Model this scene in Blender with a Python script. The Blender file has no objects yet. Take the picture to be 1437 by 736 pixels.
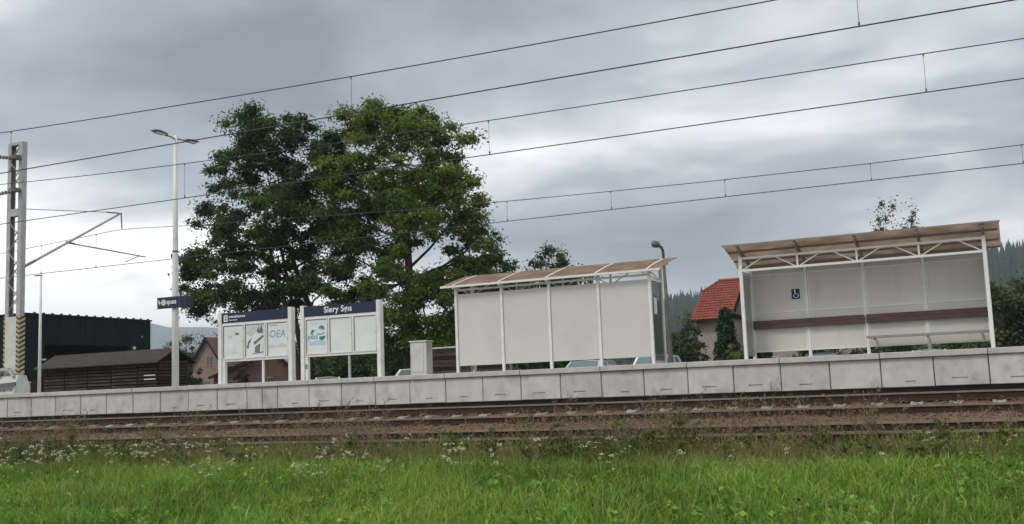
import bpy, math, random
import numpy as np
from mathutils import Vector, Matrix

random.seed(7)
RNG = np.random.default_rng(11)
scene = bpy.context.scene
C = scene.collection
R = math.radians

# ------------------------------------------------------------------ camera
cam_data = bpy.data.cameras.new('camera')
cam = bpy.data.objects.new('camera', cam_data)
C.objects.link(cam)
cam_data.sensor_width = 36.0
cam_data.lens = 36.0 * 1480.13 / 1437.0
cam_data.clip_start = 0.1
cam_data.clip_end = 20000.0
PITCH, ROLL, YAW, EYE = 0.1208, -0.0383, 0.4333, 1.35
fw = Vector((-math.sin(YAW) * math.cos(PITCH), math.cos(YAW) * math.cos(PITCH), math.sin(PITCH)))
rt = Vector((math.cos(YAW), math.sin(YAW), 0.0))
up = rt.cross(fw)
rt2 = rt * math.cos(ROLL) + up * math.sin(ROLL)
up2 = -rt * math.sin(ROLL) + up * math.cos(ROLL)
cam.matrix_world = Matrix(((rt2.x, up2.x, -fw.x, 0.0), (rt2.y, up2.y, -fw.y, 0.0),
                           (rt2.z, up2.z, -fw.z, EYE), (0, 0, 0, 1)))
scene.camera = cam

# ------------------------------------------------------------------ sky, sun, exposure
SUN_EL, SUN_AZ = R(52), R(205)      # azimuth measured from +y towards +x (sky convention)
world = bpy.data.worlds.new('World')
scene.world = world
world.use_nodes = True
wn, wl = world.node_tree.nodes, world.node_tree.links
wn.clear()
w_out = wn.new('ShaderNodeOutputWorld')
w_bg = wn.new('ShaderNodeBackground')
w_bg.inputs['Strength'].default_value = 0.1
w_sky = wn.new('ShaderNodeTexSky')
w_sky.sky_type = 'NISHITA'
w_sky.sun_disc = False
w_sky.sun_elevation = SUN_EL
w_sky.sun_rotation = SUN_AZ
w_tc = wn.new('ShaderNodeTexCoord')
w_sep = wn.new('ShaderNodeSeparateXYZ')
wl.new(w_tc.outputs['Generated'], w_sep.inputs[0])


def wmath(op, a, b=None, clamp=False):
    n = wn.new('ShaderNodeMath')
    n.operation = op
    n.use_clamp = clamp
    for i, v in enumerate((a, b)):
        if v is None:
            continue
        if isinstance(v, (int, float)):
            n.inputs[i].default_value = v
        else:
            wl.new(v, n.inputs[i])
    return n.outputs[0]


el = wmath('MAXIMUM', w_sep.outputs['Z'], 0.0)
den = wmath('ADD', el, 0.16)
cx = wmath('DIVIDE', w_sep.outputs['X'], den)
cy = wmath('DIVIDE', w_sep.outputs['Y'], den)
w_comb = wn.new('ShaderNodeCombineXYZ')
wl.new(cx, w_comb.inputs[0])
wl.new(cy, w_comb.inputs[1])


def wnoise(scale, detail, rough, dist, seed):
    m = wn.new('ShaderNodeMapping')
    m.inputs['Location'].default_value = (seed, seed * 0.37, seed * 1.3)
    wl.new(w_comb.outputs[0], m.inputs['Vector'])
    n = wn.new('ShaderNodeTexNoise')
    n.inputs['Scale'].default_value = scale
    n.inputs['Detail'].default_value = detail
    n.inputs['Roughness'].default_value = rough
    n.inputs['Distortion'].default_value = dist
    wl.new(m.outputs[0], n.inputs['Vector'])
    return n.outputs['Fac']


CLOUD_SEED = 8.5
n1 = wnoise(0.42, 2.0, 0.45, 0.6, CLOUD_SEED)
n2 = wnoise(1.3, 4.0, 0.5, 0.5, CLOUD_SEED + 5)
n3 = wnoise(4.0, 5.0, 0.55, 0.3, CLOUD_SEED + 9)
nn = wmath('ADD', wmath('MULTIPLY', n1, 0.62), wmath("ADD", wmath("MULTIPLY", n2, 0.30), wmath("MULTIPLY", n3, 0.08)))
# the overcast deck thins to bright haze towards the horizon all round
hz = wmath('MULTIPLY', wmath('POWER', wmath('SUBTRACT', 1.0, el, True), 9.0), 0.15)
nn = wmath('ADD', nn, hz)
w_ramp = wn.new('ShaderNodeValToRGB')
cr = w_ramp.color_ramp
cr.elements[0].position = 0.42
cr.elements[0].color = (0.115, 0.138, 0.158, 1)
cr.elements[1].position = 0.66
cr.elements[1].color = (1.06, 1.03, 1.0, 1)
e = cr.elements.new(0.50)
e.color = (0.25, 0.275, 0.30, 1)
e = cr.elements.new(0.58)
e.color = (0.60, 0.60, 0.61, 1)
wl.new(nn, w_ramp.inputs[0])
w_scale = wn.new('ShaderNodeVectorMath')
w_scale.operation = 'SCALE'
w_scale.inputs['Scale'].default_value = 13.0
wl.new(w_ramp.outputs[0], w_scale.inputs[0])
w_mix = wn.new('ShaderNodeMixRGB')
w_mix.inputs[0].default_value = 0.96
wl.new(w_sky.outputs[0], w_mix.inputs[1])
wl.new(w_scale.outputs[0], w_mix.inputs[2])
wl.new(w_mix.outputs[0], w_bg.inputs['Color'])
wl.new(w_bg.outputs[0], w_out.inputs['Surface'])

sun_data = bpy.data.lights.new('sun', 'SUN')
sun_data.energy = 1.35
sun_data.angle = R(18)
sun_data.color = (1.0, 0.95, 0.87)
sun = bpy.data.objects.new('sun', sun_data)
C.objects.link(sun)
sd = Vector((math.sin(SUN_AZ) * math.cos(SUN_EL), math.cos(SUN_AZ) * math.cos(SUN_EL), math.sin(SUN_EL)))
sun.rotation_euler = sd.to_track_quat('Z', 'Y').to_euler()
sun.location = (0, 0, 50)

vs = scene.view_settings
vs.view_transform = 'Standard'
vs.look = 'None'
vs.exposure = 0.68
vs.gamma = 1.0
vs.use_curve_mapping = False
scene.cycles.max_bounces = 8
scene.cycles.transparent_max_bounces = 12
scene.cycles.use_denoising = True

# ------------------------------------------------------------------ helpers


class MB:
    """collects boxes, bars, tubes and polygons into one mesh"""

    def __init__(self):
        self.v, self.f, self.m = [], [], []

    def add(self, verts, faces, mi=0):
        b = len(self.v)
        self.v += [tuple(p) for p in verts]
        self.f += [tuple(b + i for i in f) for f in faces]
        self.m += [mi] * len(faces)
        return self

    def box(self, x0, x1, y0, y1, z0, z1, mi=0):
        v = [(x0, y0, z0), (x1, y0, z0), (x1, y1, z0), (x0, y1, z0), (x0, y0, z1), (x1, y0, z1), (x1, y1, z1), (x0, y1, z1)]
        return self.add(v, [(0, 3, 2, 1), (4, 5, 6, 7), (0, 1, 5, 4), (1, 2, 6, 5), (2, 3, 7, 6), (3, 0, 4, 7)], mi)

    def bar(self, p, q, w, h, mi=0):
        p, q = Vector(p), Vector(q)
        d = (q - p).normalized()
        ref = Vector((0, 0, 1)) if abs(d.z) < 0.95 else Vector((0, 1, 0))
        s = d.cross(ref).normalized()
        t = s.cross(d).normalized()
        vv = []
        for c in (p, q):
            for a, b in ((-1, -1), (1, -1), (1, 1), (-1, 1)):
                vv.append(c + s * (a * w / 2) + t * (b * h / 2))
        return self.add(vv, [(0, 1, 2, 3), (7, 6, 5, 4), (0, 4, 5, 1), (1, 5, 6, 2), (2, 6, 7, 3), (3, 7, 4, 0)], mi)

    def tube(self, p, q, r0, r1=None, n=8, mi=0, caps=True):
        r1 = r0 if r1 is None else r1
        return self.path([p, q], [r0, r1], n, mi, caps)

    def path(self, pts, rad, n=6, mi=0, caps=True):
        pts = [Vector(p) for p in pts]
        vv, ff = [], []
        for i, p in enumerate(pts):
            d = (pts[min(i + 1, len(pts) - 1)] - pts[max(i - 1, 0)]).normalized()
            ref = Vector((0, 0, 1)) if abs(d.z) < 0.9 else Vector((0, 1, 0))
            s = d.cross(ref).normalized()
            t = d.cross(s).normalized()
            for k in range(n):
                a = 2 * math.pi * k / n
                vv.append(p + (s * math.cos(a) + t * math.sin(a)) * rad[i])
        for i in range(len(pts) - 1):
            for k in range(n):
                k2 = (k + 1) % n
                ff.append((i * n + k, (i + 1) * n + k, (i + 1) * n + k2, i * n + k2))
        if caps:
            ff.append(tuple(range(n)))
            ff.append(tuple(reversed(range((len(pts) - 1) * n, len(pts) * n))))
        return self.add(vv, ff, mi)

    def prism_x(self, prof, x0, x1, mi=0, caps=True):
        """profile of (y, z) pairs extruded along x"""
        n = len(prof)
        vv = [(x0, a, b) for a, b in prof] + [(x1, a, b) for a, b in prof]
        ff = [(i, (i + 1) % n, n + (i + 1) % n, n + i) for i in range(n)]
        if caps:
            ff += [tuple(reversed(range(n))), tuple(range(n, 2 * n))]
        return self.add(vv, ff, mi)

    def prism_y(self, prof, y0, y1, mi=0):
        n = len(prof)
        vv = [(a, y0, b) for a, b in prof] + [(a, y1, b) for a, b in prof]
        ff = [(i, n + i, n + (i + 1) % n, (i + 1) % n) for i in range(n)] + [tuple(range(n)), tuple(reversed(range(n, 2 * n)))]
        return self.add(vv, ff, mi)

    def mesh(self, name, mats, smooth=False):
        me = bpy.data.meshes.new(name)
        me.from_pydata(self.v, [], self.f)
        for m in (mats if isinstance(mats, (list, tuple)) else [mats]):
            me.materials.append(m)
        me.polygons.foreach_set('material_index', self.m)
        if smooth:
            me.polygons.foreach_set('use_smooth', [True] * len(me.polygons))
        me.update()
        return me

    def build(self, name, mats, parent=None, smooth=False, bevel=0.0, local=False):
        """mesh object; world coordinates are made relative to the parent unless local"""
        off = Vector((0, 0, 0))
        if parent is not None and not local:
            q = parent
            while q is not None:
                off += Vector(q.location)
                q = q.parent
        if off.length:
            self.v = [(a - off.x, b - off.y, c - off.z) for a, b, c in self.v]
        o = bpy.data.objects.new(name, self.mesh(name, mats, smooth))
        C.objects.link(o)
        o.parent = parent
        if bevel:
            bm = o.modifiers.new('bevel', 'BEVEL')
            bm.width = bevel
            bm.segments = 2
            bm.limit_method = 'ANGLE'
        return o


def tag(o, label=None, cat=None, group=None, kind=None):
    if label:
        o['label'] = label
    if cat:
        o['category'] = cat
    if group:
        o['group'] = group
    if kind:
        o['kind'] = kind
    return o


def empty(name, loc, rz=0.0):
    o = bpy.data.objects.new(name, None)
    C.objects.link(o)
    o.location = loc
    o.rotation_euler.z = rz
    o.empty_display_size = 0.2
    return o


def instance(name, me, parent, loc=(0, 0, 0), rot=(0, 0, 0)):
    o = bpy.data.objects.new(name, me)
    C.objects.link(o)
    o.parent = parent
    o.location = loc
    o.rotation_euler = rot
    return o


def np_object(name, V, quads=None, tris=None, mat=None, tint=None, parent=None):
    me = bpy.data.meshes.new(name)
    V = np.asarray(V, np.float32)
    nq = 0 if quads is None else len(quads)
    nt = 0 if tris is None else len(tris)
    idx, tot = [], []
    if nq:
        idx.append(np.asarray(quads, np.int32).ravel())
        tot.append(np.full(nq, 4, np.int32))
    if nt:
        idx.append(np.asarray(tris, np.int32).ravel())
        tot.append(np.full(nt, 3, np.int32))
    idx, tot = np.concatenate(idx), np.concatenate(tot)
    st = np.concatenate(([0], np.cumsum(tot)[:-1])).astype(np.int32)
    me.vertices.add(len(V))
    me.vertices.foreach_set('co', V.ravel())
    me.loops.add(len(idx))
    me.loops.foreach_set('vertex_index', idx)
    me.polygons.add(len(tot))
    me.polygons.foreach_set('loop_start', st)
    me.polygons.foreach_set('loop_total', tot)
    if tint is not None:
        a = me.attributes.new('tint', 'FLOAT', 'POINT')
        a.data.foreach_set('value', np.asarray(tint, np.float32))
    me.update(calc_edges=True)
    me.validate()
    if mat:
        me.materials.append(mat)
    o = bpy.data.objects.new(name, me)
    C.objects.link(o)
    o.parent = parent
    return o


# ------------------------------------------------------------------ materials
MATS = {}


def material(name, col, rough=0.7, var=0.15, scale=3.0, bump=0.0, bscale=30.0, metal=0.0, spec=0.3,
             dirt=None, dirt_amt=0.0, dirt_scale=1.2, stretch=(1, 1, 1), per_obj=0.0, transl=0.0, detail=5.0):
    m = bpy.data.materials.new(name)
    m.use_nodes = True
    nt = m.node_tree
    N, L = nt.nodes, nt.links
    b = N['Principled BSDF']
    b.inputs['Roughness'].default_value = rough
    b.inputs['Metallic'].default_value = metal
    b.inputs['Specular IOR Level'].default_value = spec
    geo = N.new('ShaderNodeNewGeometry')
    mp = N.new('ShaderNodeMapping')
    mp.inputs['Scale'].default_value = stretch
    L.new(geo.outputs['Position'], mp.inputs['Vector'])

    def noise(sc, det=detail, ro=0.6):
        n = N.new('ShaderNodeTexNoise')
        n.inputs['Scale'].default_value = sc
        n.inputs['Detail'].default_value = det
        n.inputs['Roughness'].default_value = ro
        L.new(mp.outputs[0], n.inputs['Vector'])
        return n.outputs['Fac']

    ramp = N.new('ShaderNodeValToRGB')
    lo = [max(0.0, c * (1 - var)) for c in col]
    hi = [min(1.0, c * (1 + var)) for c in col]
    ramp.color_ramp.elements[0].position = 0.32
    ramp.color_ramp.elements[1].position = 0.68
    ramp.color_ramp.elements[0].color = (*lo, 1)
    ramp.color_ramp.elements[1].color = (*hi, 1)
    L.new(noise(scale), ramp.inputs[0])
    out = ramp.outputs[0]
    if dirt is not None:
        r2 = N.new('ShaderNodeValToRGB')
        r2.color_ramp.elements[0].position = 0.52
        r2.color_ramp.elements[1].position = 0.72
        r2.color_ramp.elements[0].color = (0, 0, 0, 1)
        r2.color_ramp.elements[1].color = (dirt_amt,) * 3 + (1,)
        L.new(noise(dirt_scale, 7.0, 0.65), r2.inputs[0])
        mx = N.new('ShaderNodeMixRGB')
        mx.inputs[2].default_value = (*dirt, 1)
        L.new(r2.outputs[0], mx.inputs[0])
        L.new(out, mx.inputs[1])
        out = mx.outputs[0]
    if per_obj:
        oi = N.new('ShaderNodeObjectInfo')
        ma = N.new('ShaderNodeMapRange')
        ma.inputs['To Min'].default_value = 1 - per_obj
        ma.inputs['To Max'].default_value = 1 + per_obj
        L.new(oi.outputs['Random'], ma.inputs['Value'])
        sc = N.new('ShaderNodeVectorMath')
        sc.operation = 'SCALE'
        L.new(out, sc.inputs[0])
        L.new(ma.outputs[0], sc.inputs['Scale'])
        out = sc.outputs[0]
    L.new(out, b.inputs['Base Color'])
    if bump:
        bp = N.new('ShaderNodeBump')
        bp.inputs['Strength'].default_value = bump
        bp.inputs['Distance'].default_value = 0.02
        L.new(noise(bscale, 6.0), bp.inputs['Height'])
        L.new(bp.outputs[0], b.inputs['Normal'])
    MATS[name] = m
    return m


def leaf_material(name, dark, mid, light, transl=0.35, rough=0.6):
    """foliage: colour runs along the per-leaf 'tint' attribute"""
    m = bpy.data.materials.new(name)
    m.use_nodes = True
    N, L = m.node_tree.nodes, m.node_tree.links
    N.clear()
    out = N.new('ShaderNodeOutputMaterial')
    at = N.new('ShaderNodeAttribute')
    at.attribute_name = 'tint'
    rp = N.new('ShaderNodeValToRGB')
    rp.color_ramp.elements[0].color = (*dark, 1)
    rp.color_ramp.elements[1].color = (*light, 1)
    e = rp.color_ramp.elements.new(0.5)
    e.color = (*mid, 1)
    L.new(at.outputs['Fac'], rp.inputs[0])
    p = N.new('ShaderNodeBsdfPrincipled')
    p.inputs['Roughness'].default_value = rough
    p.inputs['Specular IOR Level'].default_value = 0.25
    L.new(rp.outputs[0], p.inputs['Base Color'])
    t = N.new('ShaderNodeBsdfTranslucent')
    L.new(rp.outputs[0], t.inputs['Color'])
    mx = N.new('ShaderNodeMixShader')
    mx.inputs[0].default_value = transl
    L.new(p.outputs[0], mx.inputs[1])
    L.new(t.outputs[0], mx.inputs[2])
    L.new(mx.outputs[0], out.inputs['Surface'])
    return m


def glass_material(name, tint, alpha, rough=0.05):
    """thin pane: part clear, part tinted gloss"""
    m = bpy.data.materials.new(name)
    m.use_nodes = True
    N, L = m.node_tree.nodes, m.node_tree.links
    N.clear()
    out = N.new('ShaderNodeOutputMaterial')
    p = N.new('ShaderNodeBsdfPrincipled')
    p.inputs['Base Color'].default_value = (*tint, 1)
    p.inputs['Roughness'].default_value = rough
    tr = N.new('ShaderNodeBsdfTransparent')
    tr.inputs['Color'].default_value = (0.85, 0.86, 0.85, 1)
    mx = N.new('ShaderNodeMixShader')
    mx.inputs[0].default_value = alpha
    L.new(tr.outputs[0], mx.inputs[1])
    L.new(p.outputs[0], mx.inputs[2])
    L.new(mx.outputs[0], out.inputs['Surface'])
    return m


def sheet_material(name, col, alpha=0.8):
    """ribbed translucent plastic roofing"""
    m = bpy.data.materials.new(name)
    m.use_nodes = True
    N, L = m.node_tree.nodes, m.node_tree.links
    N.clear()
    out = N.new('ShaderNodeOutputMaterial')
    geo = N.new('ShaderNodeNewGeometry')
    n = N.new('ShaderNodeTexNoise')
    n.inputs['Scale'].default_value = 2.2
    n.inputs['Detail'].default_value = 6
    L.new(geo.outputs['Position'], n.inputs['Vector'])
    rp = N.new('ShaderNodeValToRGB')
    rp.color_ramp.elements[0].color = (*[c * 0.8 for c in col], 1)
    rp.color_ramp.elements[1].color = (*[min(1, c * 1.2) for c in col], 1)
    rp.color_ramp.elements[0].position = 0.35
    rp.color_ramp.elements[1].position = 0.65
    L.new(n.outputs['Fac'], rp.inputs[0])
    p = N.new('ShaderNodeBsdfPrincipled')
    p.inputs['Roughness'].default_value = 0.8
    p.inputs['Specular IOR Level'].default_value = 0.08
    L.new(rp.outputs[0], p.inputs['Base Color'])
    t = N.new('ShaderNodeBsdfTranslucent')
    hs = N.new('ShaderNodeHueSaturation')
    hs.inputs['Saturation'].default_value = 0.5
    hs.inputs['Value'].default_value = 2.2
    L.new(rp.outputs[0], hs.inputs['Color'])
    L.new(hs.outputs[0], t.inputs['Color'])
    mx = N.new('ShaderNodeMixShader')
    mx.inputs[0].default_value = alpha
    L.new(p.outputs[0], mx.inputs[1])
    L.new(t.outputs[0], mx.inputs[2])
    L.new(mx.outputs[0], out.inputs['Surface'])
    return m


concrete = material('platform_concrete', (0.46, 0.455, 0.43), 0.85, 0.12, 3.2, 0.15, 60, dirt=(0.18, 0.17, 0.15), dirt_amt=0.55, dirt_scale=1.9, stretch=(1.1, 1, 0.85), per_obj=0.09)
coping_mat = material('coping_concrete', (0.44, 0.435, 0.41), 0.85, 0.10, 3.0, 0.15, 60, dirt=(0.2, 0.19, 0.17), dirt_amt=0.45, dirt_scale=2.4, per_obj=0.05)
paving_mat = material('paving_concrete', (0.36, 0.36, 0.34), 0.9, 0.12, 2.0)
dark_concrete = material('dark_foundation', (0.10, 0.095, 0.09), 0.95, 0.2, 2.0)
sleeper_mat = material('sleeper_concrete', (0.25, 0.222, 0.195), 0.9, 0.15, 4.0, 0.2, 50, dirt=(0.16, 0.10, 0.07), dirt_amt=0.7, dirt_scale=2.5, per_obj=0.12)
rust = material('rusty_rail', (0.036, 0.020, 0.012), 0.8, 0.3, 6.0, 0.1, 60)
rail_top = material('worn_rail_head', (0.20, 0.155, 0.12), 0.55, 0.2, 5.0)
ballast_mat = material('ballast', (0.125, 0.076, 0.046), 0.95, 0.35, 6.0, 0.7, 22, dirt=(0.07, 0.05, 0.03), dirt_amt=0.8, dirt_scale=3.0)
soil = material('meadow_soil', (0.07, 0.085, 0.03), 0.95, 0.35, 1.6, 0.3, 20, dirt=(0.10, 0.075, 0.045), dirt_amt=0.6, dirt_scale=0.7)
white_metal = material('white_painted_steel', (0.66, 0.66, 0.63), 0.4, 0.06, 4.0, dirt=(0.42, 0.40, 0.36), dirt_amt=0.35, dirt_scale=3.0)
panel_white = material('white_panel', (0.525, 0.512, 0.475), 0.16, 0.03, 1.5, spec=0.45, dirt=(0.42, 0.405, 0.36), dirt_amt=0.4, dirt_scale=0.9)
panel_inner = material('frosted_panel', (0.54, 0.525, 0.475), 0.32, 0.05, 0.8, spec=0.4, dirt=(0.38, 0.36, 0.31), dirt_amt=0.45, dirt_scale=2.2, stretch=(1, 1, 0.3))
roof_sheet_mat = sheet_material('brown_roof_sheet', (0.32, 0.228, 0.168), 0.5)
fascia_brown = material('brown_beam', (0.24, 0.19, 0.155), 0.6, 0.15, 4.0)
bench_wood = material('bench_wood', (0.085, 0.048, 0.042), 0.55, 0.25, 8.0, stretch=(0.3, 1, 1))
bench_grey = material('bench_metal', (0.23, 0.23, 0.22), 0.45, 0.15, 4.0)
smoked_glass = glass_material('smoked_glass', (0.095, 0.09, 0.082), 0.6, 0.25)
side_frost = glass_material('frosted_side_glass', (0.36, 0.36, 0.34), 0.72, 0.3)
navy = material('navy_paint', (0.015, 0.025, 0.056), 0.4, 0.12, 3.0)
print_white = material('white_print', (0.72, 0.73, 0.74), 0.6, 0.03, 3.0)
poster_white = material('poster_paper', (0.60, 0.64, 0.63), 0.35, 0.05, 2.2, spec=0.5)
poster_grey = material('poster_grey', (0.48, 0.52, 0.51), 0.5, 0.25, 7.0)
poster_blue = material('poster_blue', (0.22, 0.30, 0.47), 0.5, 0.2, 9.0)
poster_pale = material('poster_pale_blue', (0.40, 0.50, 0.62), 0.5, 0.12, 9.0)
poster_teal = material('poster_teal', (0.03, 0.20, 0.23), 0.5, 0.25, 9.0)
poster_dark = material('poster_dark_print', (0.12, 0.15, 0.15), 0.5, 0.3, 9.0)
galv = material('galvanised_steel', (0.40, 0.40, 0.395), 0.5, 0.15, 3.0, metal=0.25, dirt=(0.24, 0.23, 0.21), dirt_amt=0.4, dirt_scale=2.0)
dark_steel = material('dark_steel', (0.12, 0.12, 0.125), 0.5, 0.2, 5.0, metal=0.3)
lamp_head_mat = material('lamp_head', (0.13, 0.135, 0.14), 0.5, 0.15, 6.0)
wire_mat = material('copper_wire', (0.045, 0.05, 0.055), 0.6, 0.1, 3.0)
insulator_mat = material('insulator', (0.11, 0.075, 0.06), 0.3, 0.1, 5.0)
yellow = material('hazard_yellow', (0.42, 0.37, 0.20), 0.6, 0.12, 6.0)
black = material('hazard_black', (0.03, 0.03, 0.03), 0.6, 0.2, 6.0)
mast_white = material('mast_white_plate', (0.50, 0.50, 0.48), 0.6, 0.08, 2.5, dirt=(0.3, 0.29, 0.26), dirt_amt=0.5, dirt_scale=2.0)
post_dark = material('lamp_post_dark', (0.115, 0.11, 0.10), 0.7, 0.15, 3.0)
clad_dark = material('dark_cladding', (0.010, 0.0135, 0.017), 0.6, 0.15, 1.0, spec=0.12)
clad_grey = material('grey_cladding', (0.045, 0.05, 0.06), 0.6, 0.12, 1.0, spec=0.15)
porch_brown = material('porch_brown', (0.05, 0.031, 0.023), 0.9, 0.2, 2.0, spec=0.05)
shed_wood = material('shed_wood', (0.060, 0.043, 0.036), 0.8, 0.35, 5.0, stretch=(0.25, 1, 1), per_obj=0.3, spec=0.1)
shed_roof_mat = material('shed_bitumen', (0.042, 0.036, 0.032), 0.95, 0.25, 3.0, 0.2, 60)
plaster_pink = material('pink_plaster', (0.22, 0.155, 0.125), 0.9, 0.1, 1.5, dirt=(0.2, 0.15, 0.12), dirt_amt=0.4)
plaster_brown = material('brown_plaster', (0.12, 0.072, 0.056), 0.9, 0.12, 1.5)
plaster_beige = material('beige_plaster', (0.30, 0.265, 0.225), 0.9, 0.08, 1.5)
plaster_grey = material('grey_render', (0.16, 0.15, 0.135), 0.9, 0.15, 1.5)
tile_red = material('red_tiles', (0.225, 0.058, 0.038), 0.75, 0.25, 2.5, dirt=(0.18, 0.035, 0.03), dirt_amt=0.5, dirt_scale=1.2)
tile_brown = material('brown_tiles', (0.105, 0.06, 0.05), 0.75, 0.25, 2.0)
timber_dark = material('dark_timber', (0.022, 0.016, 0.013), 0.9, 0.25, 3.0, spec=0.1)
window_glass = material('house_window', (0.03, 0.035, 0.04), 0.12, 0.2, 2.0, spec=0.6)
bark = material('bark', (0.05, 0.04, 0.032), 0.95, 0.3, 4.0, 0.6, 14, stretch=(1, 1, 0.3))
tyre_mat = material('tyre', (0.02, 0.02, 0.02), 0.9, 0.2, 5.0)
car_white = material('car_white', (0.68, 0.69, 0.69), 0.25, 0.02, 1.0, spec=0.5)
car_silver = material('car_silver', (0.33, 0.37, 0.38), 0.25, 0.03, 1.0, spec=0.5, metal=0.3)
car_green = material('car_pale_green', (0.36, 0.46, 0.45), 0.25, 0.03, 1.0, spec=0.5)
car_dark = material('car_dark', (0.05, 0.055, 0.06), 0.25, 0.05, 1.0, spec=0.5)
car_glass = material('car_glass', (0.10, 0.15, 0.16), 0.06, 0.1, 1.0, spec=0.9)
stone_cab = material('cabinet_shell', (0.50, 0.50, 0.47), 0.7, 0.06, 2.5, dirt=(0.33, 0.32, 0.28), dirt_amt=0.5, dirt_scale=2.2)

leaf_dark = leaf_material('leaf_dark', (0.020, 0.046, 0.013), (0.050, 0.096, 0.025), (0.095, 0.155, 0.038), 0.42)
leaf_light = leaf_material('leaf_light', (0.036, 0.076, 0.014), (0.098, 0.165, 0.027), (0.20, 0.26, 0.045), 0.45)
leaf_bg = leaf_material('leaf_background', (0.024, 0.042, 0.014), (0.058, 0.088, 0.024), (0.115, 0.145, 0.042), 0.38)
leaf_olive = leaf_material('leaf_olive', (0.03, 0.04, 0.014), (0.06, 0.075, 0.026), (0.11, 0.115, 0.045), 0.3)
leaf_thuja = leaf_material('leaf_thuja', (0.010, 0.026, 0.010), (0.020, 0.05, 0.016), (0.038, 0.08, 0.024), 0.2)
leaf_lime = leaf_material('leaf_lime', (0.08, 0.11, 0.02), (0.16, 0.20, 0.04), (0.25, 0.28, 0.07), 0.35)
leaf_red = leaf_material('leaf_reddish', (0.05, 0.03, 0.022), (0.085, 0.05, 0.035), (0.12, 0.08, 0.05), 0.3)
grass_mat = leaf_material('grass', (0.054, 0.118, 0.014), (0.165, 0.305, 0.038), (0.34, 0.475, 0.095), 0.44, 0.5)
meadow_mat = leaf_material('rough_grass', (0.095, 0.15, 0.025), (0.20, 0.255, 0.05), (0.36, 0.34, 0.125), 0.42, 0.7)
dry_mat = leaf_material('dry_stalk', (0.12, 0.085, 0.05), (0.24, 0.185, 0.11), (0.38, 0.31, 0.19), 0.35, 0.8)
weed_mat = leaf_material('weed_leaf', (0.055, 0.085, 0.022), (0.12, 0.16, 0.042), (0.24, 0.25, 0.075), 0.38, 0.6)
petal_mat = leaf_material('petal', (0.40, 0.42, 0.24), (0.60, 0.60, 0.42), (0.72, 0.71, 0.56), 0.3, 0.7)
petal_yellow = leaf_material('petal_yellow', (0.45, 0.36, 0.08), (0.55, 0.45, 0.12), (0.62, 0.55, 0.2), 0.3, 0.6)
conifer_mat = leaf_material('forest_needles', (0.010, 0.022, 0.014), (0.018, 0.036, 0.022), (0.034, 0.056, 0.03), 0.1, 0.8)
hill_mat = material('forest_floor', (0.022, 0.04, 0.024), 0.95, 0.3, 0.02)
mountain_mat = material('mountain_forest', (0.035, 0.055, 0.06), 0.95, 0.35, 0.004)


def text_mesh(body, size, mat, parent, loc, rot=(math.pi / 2, 0, 0), name='lettering', extrude=0.002, shear=0.0, stretch=1.0, bold=0.0):
    cu = bpy.data.curves.new(name, 'FONT')
    cu.body = body
    cu.size = size
    cu.extrude = extrude
    cu.shear = shear
    cu.offset = bold
    cu.space_character = 1.08
    o = bpy.data.objects.new(name, cu)
    C.objects.link(o)
    bpy.context.view_layer.update()
    dg = bpy.context.evaluated_depsgraph_get()
    me = bpy.data.meshes.new_from_object(o.evaluated_get(dg))
    bpy.data.objects.remove(o)
    me.materials.clear()
    me.materials.append(mat)
    for v in me.vertices:
        v.co.x *= stretch
    t = bpy.data.objects.new(name, me)
    C.objects.link(t)
    t.parent = parent
    t.location = loc
    t.rotation_euler = rot
    return t


# ------------------------------------------------------------------ ground
X0, X1 = -40.0, 9.0                     # stretch of line that is modelled
PLAT_Y0, PLAT_Y1, PLAT_Z = 22.55, 27.7, 1.811
TRACKS = {'A': (15.55, 0.592, 17.05, 0.663), 'B': (20.05, 0.823, 21.55, 1.022)}


def ground_z(x, y):
    def sm(a, b, t):
        t = np.clip((t - a) / (b - a), 0, 1)
        return t * t * (3 - 2 * t)
    z = 0.20 * sm(9.0, 13.4, y) + 0.35 * sm(15.0, 24.0, y) + 0.37 * sm(24.0, 31.0, y)
    z = z + 0.05 * np.sin(x * 0.7 + 1.3) * np.cos(y * 0.9) * (y < 13.5) * (y > -20)
    return z


ys = np.concatenate((np.linspace(-300, 0, 12), np.linspace(2, 40, 77), np.linspace(45, 200, 20), np.linspace(240, 5600, 30)))
xs = np.concatenate((np.linspace(-5600, -220, 20), np.linspace(-200, -45, 16), np.linspace(-40, 20, 121), np.linspace(25, 200, 16), np.linspace(220, 4000, 16)))
gx, gy = np.meshgrid(xs, ys, indexing='ij')
gz = ground_z(gx, gy)
gv = np.stack((gx.ravel(), gy.ravel(), gz.ravel()), 1)
nx, ny = len(xs), len(ys)
ii, jj = np.meshgrid(np.arange(nx - 1), np.arange(ny - 1), indexing='ij')
a = (ii * ny + jj).ravel()
gq = np.stack((a, a + ny, a + ny + 1, a + 1), 1)
ground = np_object('ground', gv, gq, None, soil)
tag(ground, 'grassy flat ground on both sides of the railway', kind='structure')

# ballast bed
prof_y = [13.7, 14.3, 14.8, 15.1, 15.55, 16.3, 17.05, 17.6, 18.2, 18.8, 19.3, 19.7, 20.05, 20.8, 21.55, 22.1, 22.5, 23.3]
prof_z = [0.10, 0.26, 0.40, 0.455, 0.43, 0.43, 0.49, 0.545, 0.555, 0.60, 0.655, 0.655, 0.655, 0.725, 0.835, 0.88, 0.86, 0.86]
by = np.linspace(13.7, 23.25, 110)
bx = np.linspace(X0, X1, 480)
bgx, bgy = np.meshgrid(bx, by, indexing='ij')


def vnoise(x, y, f, seed):
    return (np.sin(x * f + seed) * np.cos(y * f * 1.27 + seed * 2.1) + np.sin(x * f * 1.9 + y * f * 0.8 + seed * 3.3) * 0.6) / 1.6


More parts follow.
